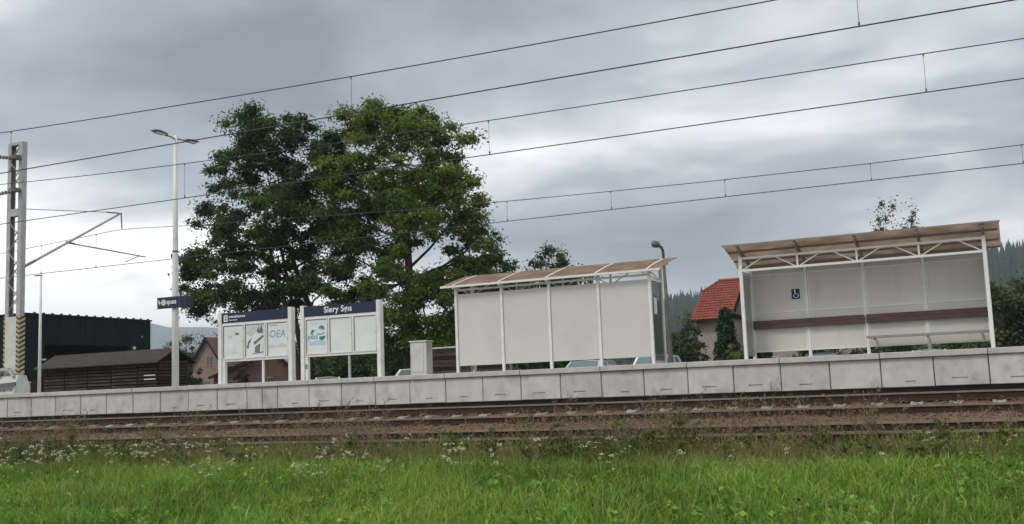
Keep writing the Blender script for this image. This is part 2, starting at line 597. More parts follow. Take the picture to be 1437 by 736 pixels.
def ballast_z(x, y):
    return np.interp(y, prof_y, prof_z) + 0.018 * vnoise(x, y, 2.1, 0.4) + 0.010 * vnoise(x, y, 7.3, 1.7)


bgz = ballast_z(bgx, bgy) + RNG.normal(0, 0.009, bgx.shape)
bv = np.stack((bgx.ravel(), bgy.ravel(), bgz.ravel()), 1)
nx, ny = len(bx), len(by)
ii, jj = np.meshgrid(np.arange(nx - 1), np.arange(ny - 1), indexing='ij')
a = (ii * ny + jj).ravel()
bed = np_object('ballast_bed', bv, np.stack((a, a + ny, a + ny + 1, a + 1), 1), None, ballast_mat)
tag(bed, 'rust brown gravel bed under both railway tracks', kind='structure')

# loose stones on the bed
ns = 20000
sx = RNG.uniform(-34, 5, ns)
sy = RNG.uniform(14.0, 22.4, ns)
sz = ballast_z(sx, sy) + 0.008
oct_v = np.array([(1, 0, 0), (0, 1, 0), (-1, 0, 0), (0, -1, 0), (0, 0, 1), (0, 0, -1)], float)
oct_f = np.array([(0, 1, 4), (1, 2, 4), (2, 3, 4), (3, 0, 4), (1, 0, 5), (2, 1, 5), (3, 2, 5), (0, 3, 5)])
rad = RNG.uniform(0.016, 0.036, (ns, 1, 1))
sv = oct_v[None] * rad * RNG.uniform(0.6, 1.25, (ns, 6, 1))
ang = RNG.uniform(0, 6.28, ns)
ca, sa = np.cos(ang)[:, None], np.sin(ang)[:, None]
sv = np.stack((sv[..., 0] * ca - sv[..., 1] * sa, sv[..., 0] * sa + sv[..., 1] * ca, sv[..., 2]), -1)
sv += np.stack((sx, sy, sz), 1)[:, None]
sf = (oct_f[None] + (np.arange(ns) * 6)[:, None, None]).reshape(-1, 3)
stone_mat = leaf_material('ballast_stone', (0.058, 0.037, 0.024), (0.125, 0.080, 0.053), (0.22, 0.165, 0.12), 0.0, 0.9)
st = np_object('ballast_stones', sv.reshape(-1, 3), None, sf, stone_mat, np.repeat(np.clip(RNG.normal(0.5, 0.22, ns), 0, 1), 6))
tag(st, 'loose rust brown ballast stones between the rails', 'gravel', kind='stuff')

# ------------------------------------------------------------------ tracks


def rail_profile(y, z, s=1.0):
    """head top at z, foot 0.16 below"""
    h = [(0.036, 0.0), (0.036, -0.034), (0.011, -0.048), (0.010, -0.130), (0.060, -0.148), (0.064, -0.160)]
    r = [(y + a, z + b) for a, b in h]
    l = [(y - a, z + b) for a, b in reversed(h)]
    return r + l


def sleeper_mesh(tilt):
    m = MB()
    sec = [(-1.28, 0.0), (-1.20, 0.0), (-0.55, 0.0), (-0.30, -0.035), (0.30, -0.035), (0.55, 0.0), (1.20, 0.0), (1.28, 0.0)]
    vv, ff = [], []
    for yy, zz in sec:
        w = 0.115 if abs(yy) > 0.4 else 0.09
        for xx, z2 in ((-w - 0.03, -0.20), (-w, zz), (w, zz), (w + 0.03, -0.20)):
            vv.append((xx, yy, z2 + tilt * yy))
    for i in range(len(sec) - 1):
        for k in range(4):
            k2 = (k + 1) % 4
            ff.append((i * 4 + k, (i + 1) * 4 + k, (i + 1) * 4 + k2, i * 4 + k2))
    ff += [(0, 1, 2, 3), tuple(reversed(range(len(vv) - 4, len(vv))))]
    m.add(vv, ff)
    for ry in (-0.75, 0.75):                                   # rail clips
        for s in (-1, 1):
            m.box(-0.05, 0.05, ry + s * 0.11 - 0.045, ry + s * 0.11 + 0.045, tilt * ry - 0.01, tilt * ry + 0.035, 1)
    return m.mesh('sleeper', [sleeper_mat, rust])


for key, (ya, za, yb, zb) in TRACKS.items():
    tr = empty('railway_track', (0, (ya + yb) / 2, 0))
    tag(tr, 'rusty railway track nearest the meadow' if key == 'A' else 'railway track running along the platform edge', kind='structure')
    for yy, zz in ((ya, za), (yb, zb)):
        m = MB()
        pr = rail_profile(yy, zz)
        for k in range(int(X0), int(X1), 7):
            m.prism_x(pr, k, min(k + 7, X1) - 0.004)
        o = m.build('rail', [rust, rail_top], tr)
        for p in o.data.polygons:
            if p.center.z > zz - 0.02 and abs(p.normal.x) < 0.5:
                p.material_index = 1
    tilt = (zb - za) / (yb - ya)
    sm_ = sleeper_mesh(tilt)
    zc = (za + zb) / 2 - 0.163
    x = -33.8
    while x < 5.0:
        instance('sleeper', sm_, tr, (x + random.uniform(-0.02, 0.02), random.uniform(-0.03, 0.03), zc + random.uniform(-0.008, 0.006)),
                 (0, 0, random.uniform(-0.012, 0.012)))
        x += 0.70

# ------------------------------------------------------------------ platform
plat = empty('platform', (0, PLAT_Y0, 0))
tag(plat, 'raised concrete station platform with panelled edge wall', kind='structure')
J0 = -27.3258
ZB = 1.110


def panel_mesh(w, slot, name='wall_panel', z0=ZB, z1=1.688, th=0.14, so=0.0, sw=0.13, sz=0.10):
    """concrete wall panel with chamfered edges and a sunk lifting slot"""
    g = 0.009
    m = MB()
    x0_, x1_ = g, w - g
    c = 0.012
    hh = z1 - z0
    # front face built as a 3 x 3 grid so the slot is a real recess
    cxs = [x0_ + c, w / 2 + so - sw, w / 2 + so + sw, x1_ - c]
    czs = [c, sz, sz + 0.04, hh - c]
    vv = [(a, 0.0, b) for b in czs for a in cxs]
    ff = []
    for j in range(3):
        for i in range(3):
            if slot and i == 1 and j == 1:
                continue
            ff.append((j * 4 + i, j * 4 + i + 1, (j + 1) * 4 + i + 1, (j + 1) * 4 + i))
    m.add(vv, ff)
    if slot:
        q = [(cxs[1], 0, czs[1]), (cxs[2], 0, czs[1]), (cxs[2], 0, czs[2]), (cxs[1], 0, czs[2])]
        q2 = [(a, 0.02, b) for a, _, b in q]
        m.add(q + q2, [(0, 1, 5, 4), (1, 2, 6, 5), (2, 3, 7, 6), (3, 0, 4, 7), (4, 5, 6, 7)])
    f4 = [(cxs[0], 0, czs[0]), (cxs[3], 0, czs[0]), (cxs[3], 0, czs[3]), (cxs[0], 0, czs[3])]
    o4 = [(x0_, c, 0), (x1_, c, 0), (x1_, c, hh), (x0_, c, hh)]
    b4 = [(a, th, b) for a, _, b in o4]
    m.add(f4 + o4 + b4, [(0, 4, 5, 1), (1, 5, 6, 2), (2, 6, 7, 3), (3, 7, 4, 0), (4, 8, 9, 5), (5, 9, 10, 6), (6, 10, 11, 7), (7, 11, 8, 4), (8, 11, 10, 9)])
    return m.mesh(name, concrete)


pm = [panel_mesh(1.0, True), panel_mesh(1.0, False), panel_mesh(0.5, False), panel_mesh(1.0, True, so=0.05, sw=0.10, sz=0.085), panel_mesh(1.0, True, so=-0.04, sw=0.145, sz=0.12)]
for i in range(-9, 35):
    x = J0 + i
    if i == 9:
        instance('wall_panel', pm[2], plat, (x, 0, ZB))
        instance('wall_panel', pm[2], plat, (x + 0.5, 0.004, ZB))
    else:
        instance('wall_panel', random.choice((pm[0], pm[1], pm[3], pm[4], pm[1])), plat, (x, random.uniform(-0.006, 0.008), ZB + random.uniform(-0.004, 0.004)), (0, 0, random.uniform(-0.004, 0.004)))
cm = MB()
cm.box(0.006, 1.994, -0.055, 0.55, 0.0, 0.118)
cop = cm.mesh('coping_slab', coping_mat)
for i in range(-5, 18):
    o = instance('coping_slab', cop, plat, (J0 + 1 + i * 2 - 2, random.uniform(-0.006, 0.006), 1.693 + random.uniform(-0.003, 0.003)))
    b = o.modifiers.new('bevel', 'BEVEL')
    b.width = 0.012
    b.segments = 2
MB().box(J0 - 9, J0 + 35, PLAT_Y0 + 0.3, PLAT_Y0 + 0.6, 0.6, 1.685).build('foundation', dark_concrete, plat)
MB().box(J0 - 9, J0 + 35, PLAT_Y0 + 0.56, PLAT_Y1 - 0.05, 1.70, 1.806).build('paving', paving_mat, plat)
MB().box(J0 - 9, J0 + 35, PLAT_Y1 - 0.045, PLAT_Y1 + 0.1, 0.7, 1.80).build('back_edge', concrete, plat)

# ------------------------------------------------------------------ shelters


def shelter(x0, x1, y_rear, sgn, label, variant):
    """sgn: +1 when the open front looks away from the camera, -1 towards it"""
    root = empty('platform_shelter', (x0, y_rear, PLAT_Z))
    tag(root, label, 'shelter', 'twin platform shelters')
    L = x1 - x0
    bay = L / 4
    D = 0.95

    def Y(v):
        return sgn * v
    inner = variant == 'open'
    roof0, roof1 = (2.31, 2.70) if not inner else (2.345, 2.715)
    v0, v1 = -0.20, 1.25

    def rz(v):
        t = (v - v0) / (v1 - v0)
        return roof0 + (roof1 - roof0) * t + 0.012 * math.sin(math.pi * t)
    pw = 0.036
    for i in range(5):                                          # rear posts
        x = i * bay
        h = rz(0) - 0.03
        MB().box(x - pw, x + pw, Y(0) - pw, Y(0) + pw, 0, h).build('post', white_metal, root, bevel=0.006, local=True)
        MB().box(x - 0.08, x + 0.08, Y(0) - 0.07, Y(0) + 0.07, 0, 0.012).build('base_plate', galv, root, local=True)
    for i in (0, 4):                                            # front posts
        x = i * bay
        MB().box(x - 0.04, x + 0.04, Y(D) - 0.04, Y(D) + 0.04, 0, 2.46).build('post', white_metal, root, bevel=0.006, local=True)
    # front truss
    zt, zb = 2.42, 2.13
    MB().bar((0.04, Y(D), zt), (L - 0.04, Y(D), zt), 0.05, 0.05).build('truss_chord', white_metal, root, local=True)
    MB().bar((0.04, Y(D), zb), (L - 0.04, Y(D), zb), 0.05, 0.05).build('truss_chord', white_metal, root, local=True)
    for i in range(4):
        if i:
            MB().bar((i * bay, Y(D), zb + 0.025), (i * bay, Y(D), zt - 0.025), 0.04, 0.04).build('truss_post', white_metal, root, local=True)
        xa = i * bay
        MB().bar((xa + 0.05, Y(D), zb + 0.02), (xa + bay * 0.38, Y(D), zt - 0.02), 0.022, 0.022).build('truss_brace', white_metal, root, local=True)
        MB().bar((xa + bay * 0.62, Y(D), zt - 0.02), (xa + bay - 0.05, Y(D), zb + 0.02), 0.022, 0.022).build('truss_brace', white_metal, root, local=True)
    # rear beams above the panels
    MB().bar((0, Y(0.0), 2.21), (L, Y(0.0), 2.21), 0.03, 0.05).build('rear_beam', white_metal, root, local=True)
    if inner:
        MB().box(0.04, L - 0.04, Y(-0.05) - 0.01, Y(-0.05) + 0.01, 2.10, 2.355).build('rear_fascia', panel_inner, root, local=True)
        MB().bar((0, Y(0.03), 2.31), (L, Y(0.03), 2.31), 0.05, 0.06).build('rear_beam', fascia_brown, root, local=True)
    # side beams and braces
    for x in (0, L):
        MB().bar((x, Y(0.03), 2.10), (x, Y(D - 0.04), 2.10), 0.04, 0.05).build('side_beam', white_metal, root, local=True)
        MB().bar((x, Y(0.05), 2.30), (x, Y(D - 0.05), 2.14), 0.025, 0.025).build('side_brace', white_metal, root, local=True)
    # rafters
    for i in range(5):
        m = MB()
        pts = [(v, rz(v)) for v in np.linspace(v0 + 0.02, v1 - 0.03, 7)]
        for (a, za), (b, zb2) in zip(pts[:-1], pts[1:]):
            m.bar((i * bay, Y(a), za - 0.055), (i * bay, Y(b), zb2 - 0.055), 0.05, 0.075)
        m.build('rafter', white_metal if not inner else fascia_brown, root, local=True)
        # white cover strip on top of the sheets
        m = MB()
        for (a, za), (b, zb2) in zip(pts[:-1], pts[1:]):
            m.bar((i * bay, Y(a), za + 0.018), (i * bay, Y(b), zb2 + 0.018), 0.045, 0.014)
        m.build('cover_strip', white_metal, root, local=True)
    # purlins
    for v in ((0.30, 0.62) if not inner else (0.25, 0.85)):
        MB().bar((-0.3, Y(v), rz(v) - 0.035), (L + 0.3, Y(v), rz(v) - 0.035), 0.06, 0.045).build('purlin', fascia_brown, root, local=True)
    # roof sheets
    edges = [-0.34] + [i * bay for i in range(5)] + [L + 0.34]
    for a, b in zip(edges[:-1], edges[1:]):
        m = MB()
        vs_ = np.linspace(v0, v1, 9)
        vv, ff = [], []
        for v in vs_:
            for x in (a + 0.004, b - 0.004):
                vv += [(x, Y(v), rz(v) + 0.010), (x, Y(v), rz(v) - 0.004)]
        for k in range(8):
            p, q = k * 4, (k + 1) * 4
            ff += [(p, p + 2, q + 2, q), (p + 1, q + 1, q + 3, p + 3), (p, q, q + 1, p + 1), (p + 2, p + 3, q + 3, q + 2)]
        ff += [(0, 1, 3, 2), (32, 34, 35, 33)]
        m.add(vv, ff)
        m.build('roof_sheet', roof_sheet_mat, root, local=True)
    # eave gutter at the low edge, thin edge trim at the high edge
    MB().bar((-0.35, Y(v0 - 0.012), roof0 - 0.012), (L + 0.35, Y(v0 - 0.012), roof0 - 0.012), 0.03, 0.055).build('eave_trim', white_metal if not inner else fascia_brown, root, local=True)
    MB().bar((-0.35, Y(v1 + 0.010), roof1 + 0.0), (L + 0.35, Y(v1 + 0.010), roof1 + 0.0), 0.016, 0.036).build('eave_trim', fascia_brown, root, local=True)
    # rear wall panels
    for i in range(4):
        xa, xb = i * bay + pw + 0.004, (i + 1) * bay - pw - 0.004
        if not inner:
            MB().box(xa - 0.0, xb, Y(0.0), Y(0.0) + 0.02, 0.215, 2.10).build('wall_panel', panel_white, root, bevel=0.004, local=True)
        else:
            fr = 0.03
            m = MB()
            for (p, q, r, s) in ((xa, xb, 0.215, 0.245), (xa, xb, 2.06, 2.09), (xa, xb, 1.145, 1.175)):
                m.box(p, q, Y(0.0) - 0.018, Y(0.0) + 0.018, r, s)
            m.box(xa, xa + fr, Y(0.0) - 0.0175, Y(0.0) + 0.0175, 0.2455, 2.0595)
            m.box(xb - fr, xb, Y(0.0) - 0.0175, Y(0.0) + 0.0175, 0.2455, 2.0595)
            f_ = m.build('panel_frame', white_metal, root, local=True)
            MB().box(xa + fr, xb - fr, Y(0) - 0.006, Y(0) + 0.006, 1.176, 2.0595).build('wall_panel', panel_inner, f_, local=True)
            MB().box(xa + fr, xb - fr, Y(0) - 0.006, Y(0) + 0.006, 0.246, 1.1445).build('wall_panel', panel_inner, f_, local=True)
    # side panels (one glazed end each side)
    for x in (0, L):
        gm = smoked_glass if not inner else side_frost
        MB().box(x - 0.006, x + 0.006, min(Y(0.05), Y(D - 0.06)), max(Y(0.05), Y(D - 0.06)), 0.12, 2.06).build('side_panel', gm, root, local=True)
        for zz in (0.25, 1.95):
            for v in (0.12, D - 0.14):
                MB().tube((x - 0.02, Y(v), zz), (x + 0.02, Y(v), zz), 0.02, n=8).build('panel_bolt', galv, root, local=True)
    # back rest and bench
    bs = Y(0.10)
    halves = [(0.03, L / 2 - 0.03), (L / 2 + 0.01, L - 0.03)]
    if not inner:
        halves = [(0.03, L / 2 - 0.03)]
    for a, b in halves:
        for z0_, z1_ in ((0.765, 0.865), (0.872, 0.970)):
            MB().box(a, b, bs - 0.022, bs + 0.022, z0_, z1_).build('backrest_board', bench_wood, root, bevel=0.006, local=True)
    sa, sb = (L / 2 + 0.02, L - 0.06) if inner else (0.1, L / 2)
    for k in range(3):
        va = 0.16 + k * 0.125
        zs = 0.42
        MB().box(sa, sb, min(Y(va), Y(va + 0.11)), max(Y(va), Y(va + 0.11)), zs - 0.015, zs + 0.035).build('seat_slat', bench_grey, root, local=True)
    for x in (sa + 0.15, (sa + sb) / 2, sb - 0.15):
        MB().bar((x, Y(0.04), 0.395), (x, Y(0.53), 0.395), 0.04, 0.045).build('seat_bracket', bench_grey, root, local=True)
        if not inner:
            MB().bar((x, Y(0.30), 0.0), (x, Y(0.30), 0.37), 0.05, 0.05).build('seat_leg', galv, root, local=True)
    return root, bay


sh1, bay1 = shelter(-13.05, -7.715, 24.6, 1, 'white panelled shelter seen from behind, brown roof sheets sloping up away', 'closed')
sh2, bay2 = shelter(-5.52, -0.24, 25.75, -1, 'open fronted shelter with bench boards and wheelchair sign, roof truss showing', 'open')
# notice on the smoked end pane of the closed shelter
nb = MB().box(5.345, 5.349, 0.22, 0.46, 1.26, 1.66).build('notice', print_white, sh1, local=True)
for k in range(7):
    MB().box(5.3495, 5.3505, 0.25, 0.43 - 0.05 * (k % 3), 1.30 + k * 0.048, 1.312 + k * 0.048).build('printed_line', poster_dark, nb, local=True)
# wheelchair sign
ws = MB().box(0.975, 1.165, -0.022, -0.012, 1.45, 1.69).build('wheelchair_sign', navy, sh2, local=True)
m = MB()
cxw, czw = 1.075, 1.535
for k in range(14):                                             # wheel arc
    a0, a1 = R(-200 + k * 17), R(-200 + (k + 1) * 17)
    rr, r2_ = 0.048, 0.061
    m.add([(cxw + rr * math.cos(a0), -0.0235, czw + rr * math.sin(a0)), (cxw + r2_ * math.cos(a0), -0.0235, czw + r2_ * math.sin(a0)),
           (cxw + r2_ * math.cos(a1), -0.0235, czw + r2_ * math.sin(a1)), (cxw + rr * math.cos(a1), -0.0235, czw + rr * math.sin(a1))], [(0, 1, 2, 3)])
m.bar((1.055, -0.0235, 1.63), (1.062, -0.0235, 1.555), 0.02, 0.002)
m.bar((1.062, -0.0237, 1.555), (1.11, -0.0237, 1.548), 0.02, 0.002)
m.bar((1.11, -0.0239, 1.55), (1.135, -0.0239, 1.495), 0.02, 0.002)
m.bar((1.057, -0.0241, 1.60), (1.10, -0.0241, 1.59), 0.014, 0.002)
m.tube((1.053, -0.0225, 1.655), (1.053, -0.0245, 1.655), 0.018, n=10)
m.build('pictogram', print_white, ws, local=True)

# ------------------------------------------------------------------ information boards


def pieces(mb, name, mat, parent):
    """each separate printed shape as its own part"""
    used = {}
    for f in mb.f:
        k = next((g for g in used if set(f) & g), None)
        g = frozenset(f) if k is None else frozenset(set(f) | k)
        fs = [f] if k is None else used.pop(k) + [f]
        used[g] = fs
    merged = True
    while merged:
        merged = False
        ks = list(used)
        for i in range(len(ks)):
            for j in range(i + 1, len(ks)):
                if ks[i] in used and ks[j] in used and ks[i] & ks[j]:
                    fs = used.pop(ks[i]) + used.pop(ks[j])
                    used[ks[i] | ks[j]] = fs
                    merged = True
    for g, fs in used.items():
        ids = sorted(g)
        mp_ = {v: i for i, v in enumerate(ids)}
        MB().add([mb.v[i] for i in ids], [tuple(mp_[v] for v in f) for f in fs]).build(name, mat, parent, local=True)


def board(x0, x1, label, kind):
    yb = 24.2
    root = empty('information_board', (x0, yb, PLAT_Z))
    tag(root, label, 'notice board', 'platform information boards')
    W = x1 - x0
    for x in (0.0, W):
        MB().box(x - 0.06, x + 0.06, -0.09, 0.09, 0, 2.09).build('post', white_metal, root, bevel=0.008, local=True)
        MB().box(x - 0.11, x + 0.11, -0.13, 0.13, 0, 0.015).build('base_plate', galv, root, local=True)
    hd = MB().box(0.061, W - 0.061, -0.06, 0.06, 1.775, 2.06).build('header_panel', navy, root, local=True)
    MB().box(0.061, W - 0.061, -0.05, 0.05, 0.66, 1.772).build('cabinet', white_metal, root, local=True)
    MB().box(0.063, 0.155, -0.05, 0.05, 0.0, 0.658).build('leg', white_metal, root, local=True)
    MB().box(W * 0.6 - 0.025, W * 0.6 + 0.025, -0.03, 0.03, 0.0, 0.658).build('leg', galv if kind == 2 else white_metal, root, local=True)
    cw = (W - 0.12) / 3
    for i in range(3):
        a, b = 0.06 + i * cw + 0.055, 0.06 + (i + 1) * cw - 0.045
        z0, z1 = 0.755, 1.69
        case = empty('display_case', (0, 0, 0))
        case.parent = root
        m = MB()
        m.box(a - 0.025, b + 0.025, -0.075, -0.0505, z1, z1 + 0.028)
        m.box(a - 0.025, b + 0.025, -0.075, -0.0505, z0 - 0.028, z0)
        m.box(a - 0.025, a, -0.0745, -0.0505, z0, z1)
        m.box(b, b + 0.025, -0.0745, -0.0505, z0, z1)
        m.build('frame', white_metal, case, local=True)
        MB().box(a + 0.001, b - 0.001, -0.0535, -0.0505, z0 + 0.001, z1 - 0.001).build('poster', poster_white, case, local=True)
        MB().box(a + 0.001, a + 0.014, -0.066, -0.0536, z0 + 0.001, z1 - 0.001).build('gasket', black, case, local=True)
        MB().box(a + 0.015, b - 0.001, -0.066, -0.0536, z1 - 0.014, z1 - 0.001).build('gasket', black, case, local=True)
        MB().box(b + 0.004, b + 0.02, -0.082, -0.0755, 1.2, 1.25).build('lock', galv, case, local=True)
        yy = -0.0545
        w_ = b - a
        m = MB()

        def stripe(u0, u1, s0, s1, mm, d=0.0):
            mm.box(a + u0 * w_, a + u1 * w_, yy - d, yy, z0 + s0 * (z1 - z0), z0 + s1 * (z1 - z0))

        def flat(poly, mm, d=0.001):
            mm.add([(a + u * w_, yy - d, z0 + s * (z1 - z0)) for u, s in poly], [tuple(range(len(poly)))])
        if kind == 1 and i == 0:
            md, mg = MB(), MB()
            stripe(0.62, 0.82, 0.70, 0.77, md, 0.001)
            for k in range(9):
                stripe(0.12, 0.12 + random.uniform(0.3, 0.72), 0.86 - k * 0.035, 0.866 - k * 0.035, mg, 0.0005)
            for k in range(8):
                h = random.uniform(0.05, 0.14)
                stripe(0.2 + k * 0.075, 0.23 + k * 0.075, 0.20, 0.20 + h, mg, 0.0005)
            stripe(0.28, 0.44, 0.64, 0.69, mg, 0.0005)
            stripe(0.1, 0.9, 0.46, 0.466, mg, 0.0005)
            stripe(0.55, 0.57, 0.3, 0.6, mg, 0.0005)
            stripe(0.12, 0.85, 0.13, 0.17, mg, 0.0003)
            md.build('print', poster_dark, case, local=True)
            mg.build('print', poster_grey, case, local=True)
        elif kind == 1 and i == 1:
            md, mg = MB(), MB()
            flat([(0.04, 0.70), (0.35, 0.62), (0.60, 0.78), (0.95, 0.66), (0.97, 0.97), (0.04, 0.97)], mg)
            flat([(0.06, 0.30), (0.14, 0.46), (0.34, 0.60), (0.28, 0.48), (0.20, 0.40), (0.17, 0.26), (0.08, 0.26)], md)
            flat([(0.42, 0.44), (0.92, 0.66), (0.96, 0.60), (0.48, 0.36)], md, 0.0014)
            flat([(0.50, 0.30), (0.78, 0.40), (0.74, 0.12), (0.48, 0.14)], md, 0.0018)
            flat([(0.60, 0.80), (0.68, 0.94), (0.74, 0.80), (0.82, 0.96), (0.92, 0.78), (0.9, 0.70), (0.62, 0.72)], md, 0.0014)
            flat([(0.40, 0.08), (0.94, 0.12), (0.95, 0.155), (0.40, 0.11)], md, 0.0014)
            flat([(0.80, 0.20), (0.95, 0.42), (0.95, 0.20)], mg, 0.0014)
            md.build('print', poster_dark, case, local=True)
            mg.build('print', poster_grey, case, local=True)
        elif kind == 1:
            text_mesh('OEA', 0.29, poster_blue, case, (a + 0.06, yy - 0.001, 1.27), extrude=0.0004, shear=0.12, stretch=0.92, bold=0.004)
            mg, mb_ = MB(), MB()
            stripe(0.12, 0.5, 0.90, 0.925, mb_, 0.0005)
            stripe(0.06, 0.94, 0.80, 0.806, mg, 0.0005)
            flat([(0.08, 0.30), (0.25, 0.34), (0.5, 0.31), (0.72, 0.37), (0.95, 0.30), (0.95, 0.24), (0.08, 0.235)], mg)
            stripe(0.08, 0.92, 0.19, 0.20, mg, 0.0005)
            pieces(mg, 'print', poster_grey, case)
            mb_.build('print', poster_blue, case, local=True)
        elif kind == 2 and i == 0:
            mt, mp_, mg = MB(), MB(), MB()
            flat([(0.22, 0.60), (0.28, 0.70), (0.42, 0.68), (0.38, 0.62), (0.30, 0.60), (0.36, 0.54), (0.26, 0.54)], mt)
            flat([(0.60, 0.74), (0.72, 0.82), (0.86, 0.78), (0.90, 0.70), (0.76, 0.66), (0.80, 0.72), (0.66, 0.70)], mt)
            flat([(0.52, 0.58), (0.70, 0.56), (0.90, 0.60), (0.90, 0.575), (0.70, 0.53), (0.52, 0.55)], mt)
            flat([(0.62, 0.48), (0.92, 0.50), (0.88, 0.40), (0.74, 0.36), (0.64, 0.42)], mt)
            flat([(0.12, 0.40), (0.30, 0.34), (0.55, 0.38), (0.94, 0.34), (0.94, 0.22), (0.14, 0.24)], mp_)
            flat([(0.40, 0.68), (0.55, 0.60), (0.60, 0.70), (0.50, 0.66)], mg)
            stripe(0.2, 0.55, 0.90, 0.91, mg, 0.0005)
            stripe(0.15, 0.60, 0.865, 0.872, mg, 0.0005)
            mt.build('print', poster_teal, case, local=True)
            mp_.build('print', poster_pale, case, local=True)
            mg.build('print', poster_grey, case, local=True)
            text_mesh('pazz', 0.18, poster_teal, case, (a + 0.05, yy - 0.001, z0 + 0.40), extrude=0.0004, bold=0.002)
        elif kind == 2 and i == 2:
            mb_ = MB()
            stripe(0.12, 0.62, 0.925, 0.935, mb_, 0.0005)
            mb_.build('print', poster_pale, case, local=True)
    if kind == 1:
        m = MB()                                                # boxed letter logo
        m.box(0.13, 0.27, -0.0625, -0.0605, 1.815, 2.0)
        lg = m.build('logo', print_white, hd, local=True)
        m = MB()
        m.box(0.165, 0.235, -0.0645, -0.063, 1.93, 1.965)
        m.box(0.165, 0.235, -0.0645, -0.063, 1.85, 1.895)
        m.build('logo_counter', navy, lg, local=True)
        text_mesh('omotheows', 0.115, print_white, hd, (0.31, -0.061, 1.915), extrude=0.001, bold=0.002)
        text_mesh('moorneona', 0.06, print_white, hd, (0.31, -0.061, 1.835), extrude=0.001, bold=0.001)
    else:
        text_mesh('Slery Sg\u0131s', 0.235, print_white, hd, (0.72, -0.061, 1.855), extrude=0.001, stretch=0.95, bold=0.004)
        sk = MB().box(0.075, 0.145, -0.0515, -0.0502, 0.33, 0.46).build('sticker', poster_dark, root, local=True)
    return root


board(-20.56, -18.08, 'notice board with boxed letter logo and three printed posters, navy header', 1)
board(-17.66, -15.175, 'notice board headed Slery Sgis with two blank white posters', 2)

# ------------------------------------------------------------------ platform lamp with hanging sign
lx, ly = -22.30, 24.2
lamp = empty('platform_lamp', (lx, ly, PLAT_Z))
tag(lamp, 'tall tapered white double arm lamp post carrying a small navy sign', 'street lamp')
m = MB()
m.path([(0, 0, 0), (0, 0, 2.4), (0, 0, 5.0), (0, 0, 7.62)], [0.105, 0.098, 0.078, 0.05], 14)
m.build('pole', white_metal, lamp, smooth=True, local=True)
MB().box(-0.17, 0.17, -0.17, 0.17, 0, 0.02).build('base_plate', galv, lamp, local=True)
for s in (-1, 1):
    m = MB()
    m.path([(0, 0, 7.50), (0, s * 0.2, 7.53), (0, s * 0.48, 7.545)], [0.03, 0.03, 0.028], 8)
    m.build('arm', galv, lamp, smooth=True, local=True)
    m = MB()
    prof = [(0.36, 7.52), (0.42, 7.58), (0.70, 7.62), (0.90, 7.605), (0.96, 7.575), (0.74, 7.545)]
    vv = [(-0.11 if abs(p[0] - 0.36) > 0.01 else -0.05, s * p[0], p[1]) for p in prof] + [(0.11 if abs(p[0] - 0.36) > 0.01 else 0.05, s * p[0], p[1]) for p in prof]
    n = len(prof)
    ff = [(i, (i + 1) % n, n + (i + 1) % n, n + i) for i in range(n)] + [tuple(reversed(range(n))), tuple(range(n, 2 * n))]
    m.add(vv, ff)
    hd = m.build('lamp_head', lamp_head_mat, lamp, bevel=0.015, local=True)
    MB().box(-0.08, 0.08, min(s * 0.5, s * 0.86), max(s * 0.5, s * 0.86), 7.515, 7.54).build('lens', print_white, hd, local=True)
MB().tube((0, 0, 4.02), (0, 0, 4.07), 0.095, n=12).build('clamp', dark_steel, lamp, local=True)
MB().box(-0.16, -0.10, -0.02, 0.02, 3.86, 3.99).build('bracket', dark_steel, lamp, local=True)
sg = MB().box(-0.56, 0.30, -0.16, -0.11, 2.34, 2.68).build('sign', navy, lamp, bevel=0.01, local=True)
sg2 = MB().box(0.33, 0.56, -0.15, 0.14, 2.35, 2.67).build('sign_box', navy, lamp, bevel=0.01, local=True)
MB().box(0.305, 0.325, -0.17, 0.15, 2.33, 2.70).build('sign_rim', lamp_head_mat, lamp, local=True)
m = MB()
m.add([(-0.52, -0.161, 2.57), (-0.46, -0.161, 2.44), (-0.42, -0.161, 2.56), (-0.45, -0.161, 2.53), (-0.49, -0.161, 2.60)], [(0, 1, 2, 3, 4)])
m.build('arrow_mark', print_white, sg, local=True)
MB().tube((-0.31, -0.1605, 2.52), (-0.31, -0.163, 2.52), 0.095, n=20).build('round_mark', stone_cab, sg, local=True)
MB().tube((-0.31, -0.1632, 2.52), (-0.31, -0.164, 2.52), 0.055, n=16).build('round_mark', poster_grey, sg, local=True)
text_mesh('quas', 0.20, print_white, sg, (-0.20, -0.161, 2.47), extrude=0.001, bold=0.004)
MB().bar((0, -0.11, 2.6), (0, 0, 2.6), 0.06, 0.04).build('sign_bracket', galv, lamp, local=True)

